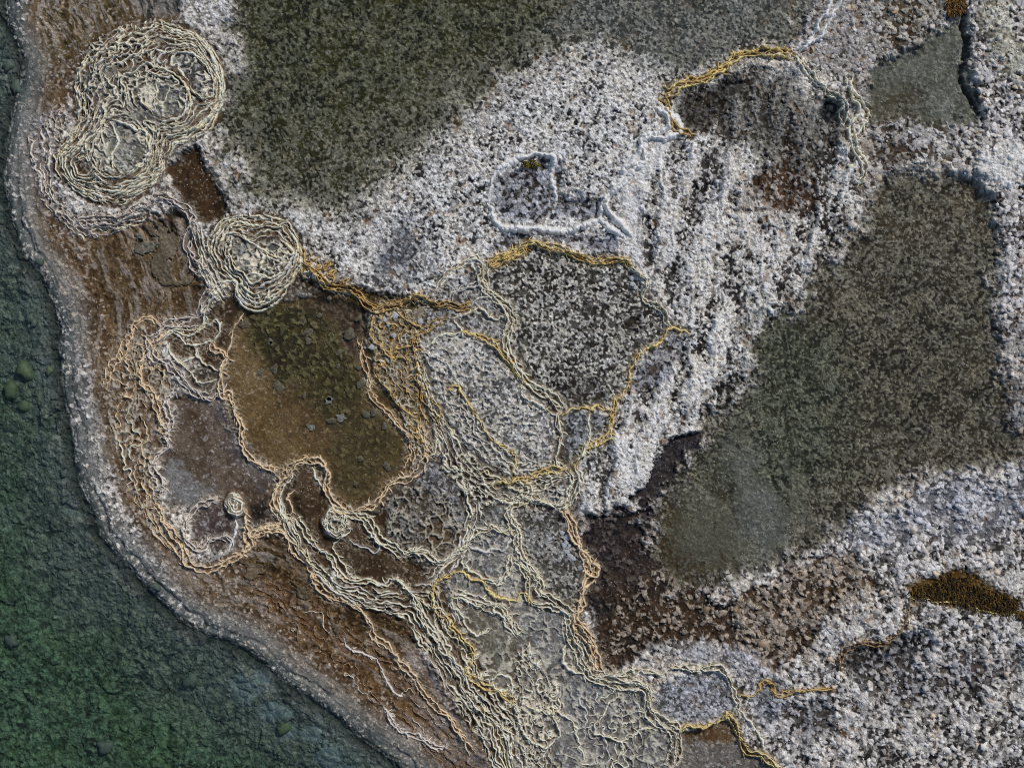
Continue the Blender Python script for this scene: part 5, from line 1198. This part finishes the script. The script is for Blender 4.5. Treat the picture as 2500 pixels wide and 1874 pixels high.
for i, (x, y, r, lb) in enumerate(rocks):
    pebble("submerged_boulder", x, y, r * 0.9, (74, 88, 62) if i in (3, 4, 5, 6, 11) else (70, 82, 74), 560 + i, 0.35, label=lb, cat="boulder")

# ------------------------------------------------------------------ tufts of ochre moss
def moss_tuft(poly, label, count, seed, cols, ln=16, dirn=None):
    g = np.random.default_rng(seed); P = np.asarray(poly)
    out = []
    while len(out) < count:
        p = g.uniform(P.min(0), P.max(0), (400, 2)); p = p[poly_sdf(poly, p[:, 0], p[:, 1]) > 0]
        out += p.tolist()
    p = np.array(out[:count]); a = g.normal(dirn if dirn is not None else 1.2, 0.7, count); l = ln * g.uniform(0.5, 1.3, count)
    z = sample(H, p[:, 0], p[:, 1])
    d = np.c_[np.cos(a), np.sin(a)]; n = np.c_[-d[:, 1], d[:, 0]] * 1.3
    mid = p + d * l[:, None] * 0.5; tip = p + d * l[:, None]
    zt = g.uniform(3, 12, count)
    V = np.stack([np.c_[p + n, z - 1], np.c_[p - n, z - 1], np.c_[mid - n * 0.8, z + zt], np.c_[mid + n * 0.8, z + zt], np.c_[tip, z + zt * 0.6], np.c_[mid, z + zt + 1.2]], 1)
    b = np.arange(count)[:, None] * 6
    quads_ = np.vstack([b + np.array([0, 1, 2, 3])])
    tris = np.vstack([b + np.array([3, 5, 4]), b + np.array([5, 2, 4]), b + np.array([0, 5, 3]), b + np.array([1, 2, 5])])
    cc = np.array([lin(x_, ALB) for x_ in cols])[g.integers(0, len(cols), count)]
    build("moss_patch", V.reshape(-1, 3), [quads_, tris], M_MOSS, np.repeat(cc, 6, axis=0), label=label, cat="moss", smooth=False)
moss_tuft(D4((760, 170), (780, 140), (870, 130), (900, 95), (1000, 112), (1060, 140), (1180, 180), (1235, 205), (1225, 262), (1150, 262), (1040, 235), (950, 215), (880, 215), (800, 190)),
          "shaggy ochre and brown moss hanging over a ledge at the lower right", 1500, 5, [(74, 56, 18), (44, 32, 10), (110, 84, 34), (26, 19, 8), (60, 46, 18)], 17, 1.1)
moss_tuft(D1((1615, 0), (1760, -40), (1765, 60), (1700, 110), (1620, 120), (1600, 60)), "orange brown moss at the top edge above the green grey pool", 420, 6, [(120, 82, 28), (78, 60, 22), (140, 110, 60), (40, 32, 14)], 13, 1.4)
moss_tuft(C1t((220, 1290), (240, 1240), (320, 1230), (370, 1270), (300, 1285)), "small yellow green moss tuft inside the horseshoe hollow's arch", 90, 7, [(128, 116, 36), (96, 90, 40), (70, 66, 30)], 9, 1.2)
moss_tuft(D4((1215, 250), (1260, 255), (1290, 280), (1290, 300), (1240, 280)), "narrow ochre moss strip at the right edge under the ledge", 160, 8, [(110, 86, 30), (70, 54, 18)], 12, 0.8)

# ------------------------------------------------------------------ loose salt plates scattered on the crust
def salt(label, mask, count, seed, rmin, rmax):
    g = np.random.default_rng(seed)
    x = g.uniform(-190, 2690, count * 3); y = g.uniform(-170, 2046, count * 3)
    pr = sample(FL, x, y) * mask(x, y) * (0.25 + 1.5 * smooth(0.35, 0.65, fbm(x / 24, y / 24, 3, 30)))
    k = g.random(len(x)) < pr
    x, y = x[k][:count], y[k][:count]; n = len(x)
    if n == 0: return
    S_ = 7
    r = rmin + (rmax - rmin) * g.random(n) ** 3.2
    a = np.linspace(0, 2 * math.pi, S_, endpoint=False)[None] + g.uniform(0, 6, (n, 1)) + g.normal(0, 0.25, (n, S_))
    rad = r[:, None] * g.uniform(0.4, 1.15, (n, S_))
    u, v = np.cos(a) * rad, np.sin(a) * rad
    tx, ty = g.normal(0, 0.2, (2, n, 1))
    th = (r * g.uniform(0.08, 0.2, n))[:, None]
    z0 = sample(H, x, y)[:, None] + g.uniform(0.0, 1.6, (n, 1))
    top = np.stack([x[:, None] + u, y[:, None] + v, z0 + th + u * tx + v * ty], -1)
    bot = np.stack([x[:, None] + u * 1.02, y[:, None] + v * 1.02, z0 - 2 + u * tx + v * ty], -1)
    cen = np.stack([x, y, z0[:, 0] + th[:, 0] * 1.1], -1)[:, None]
    V = np.concatenate([bot, top, cen], 1); w_ = 2 * S_ + 1
    b = np.arange(n)[:, None, None] * w_; i = np.arange(S_); j = (i + 1) % S_
    side = (b + np.stack([i, i + S_, j + S_, j], -1)[None]).reshape(-1, 4)
    capt = (b + np.stack([i + S_, np.full(S_, 2 * S_), j + S_], -1)[None]).reshape(-1, 3)
    col = sample(GC, x, y) * g.uniform(0.68, 1.18, (n, 1))
    warm = (g.random(n) < 0.12)[:, None]
    col = np.where(warm, col * np.array([1.0, 0.86, 0.66]), col)
    build("salt_crystals", V.reshape(-1, 3), [side, capt], M_SALT, np.repeat(np.clip(col, 0.01, 0.85), w_, axis=0), smooth=False, kind="stuff", label=label)
salt("grey white salt plates on the right hand crusts", lambda x, y: (x > 1950) & (y < 1150), 12000, 31, 2.5, 12)
salt("salt plates on the lower right crust", lambda x, y: (x > 1400) & (y >= 1150), 12000, 32, 2.5, 12)
salt("pale salt plates on the central crusts", lambda x, y: (x <= 1950) & (y < 1150), 6000, 33, 2.5, 8)
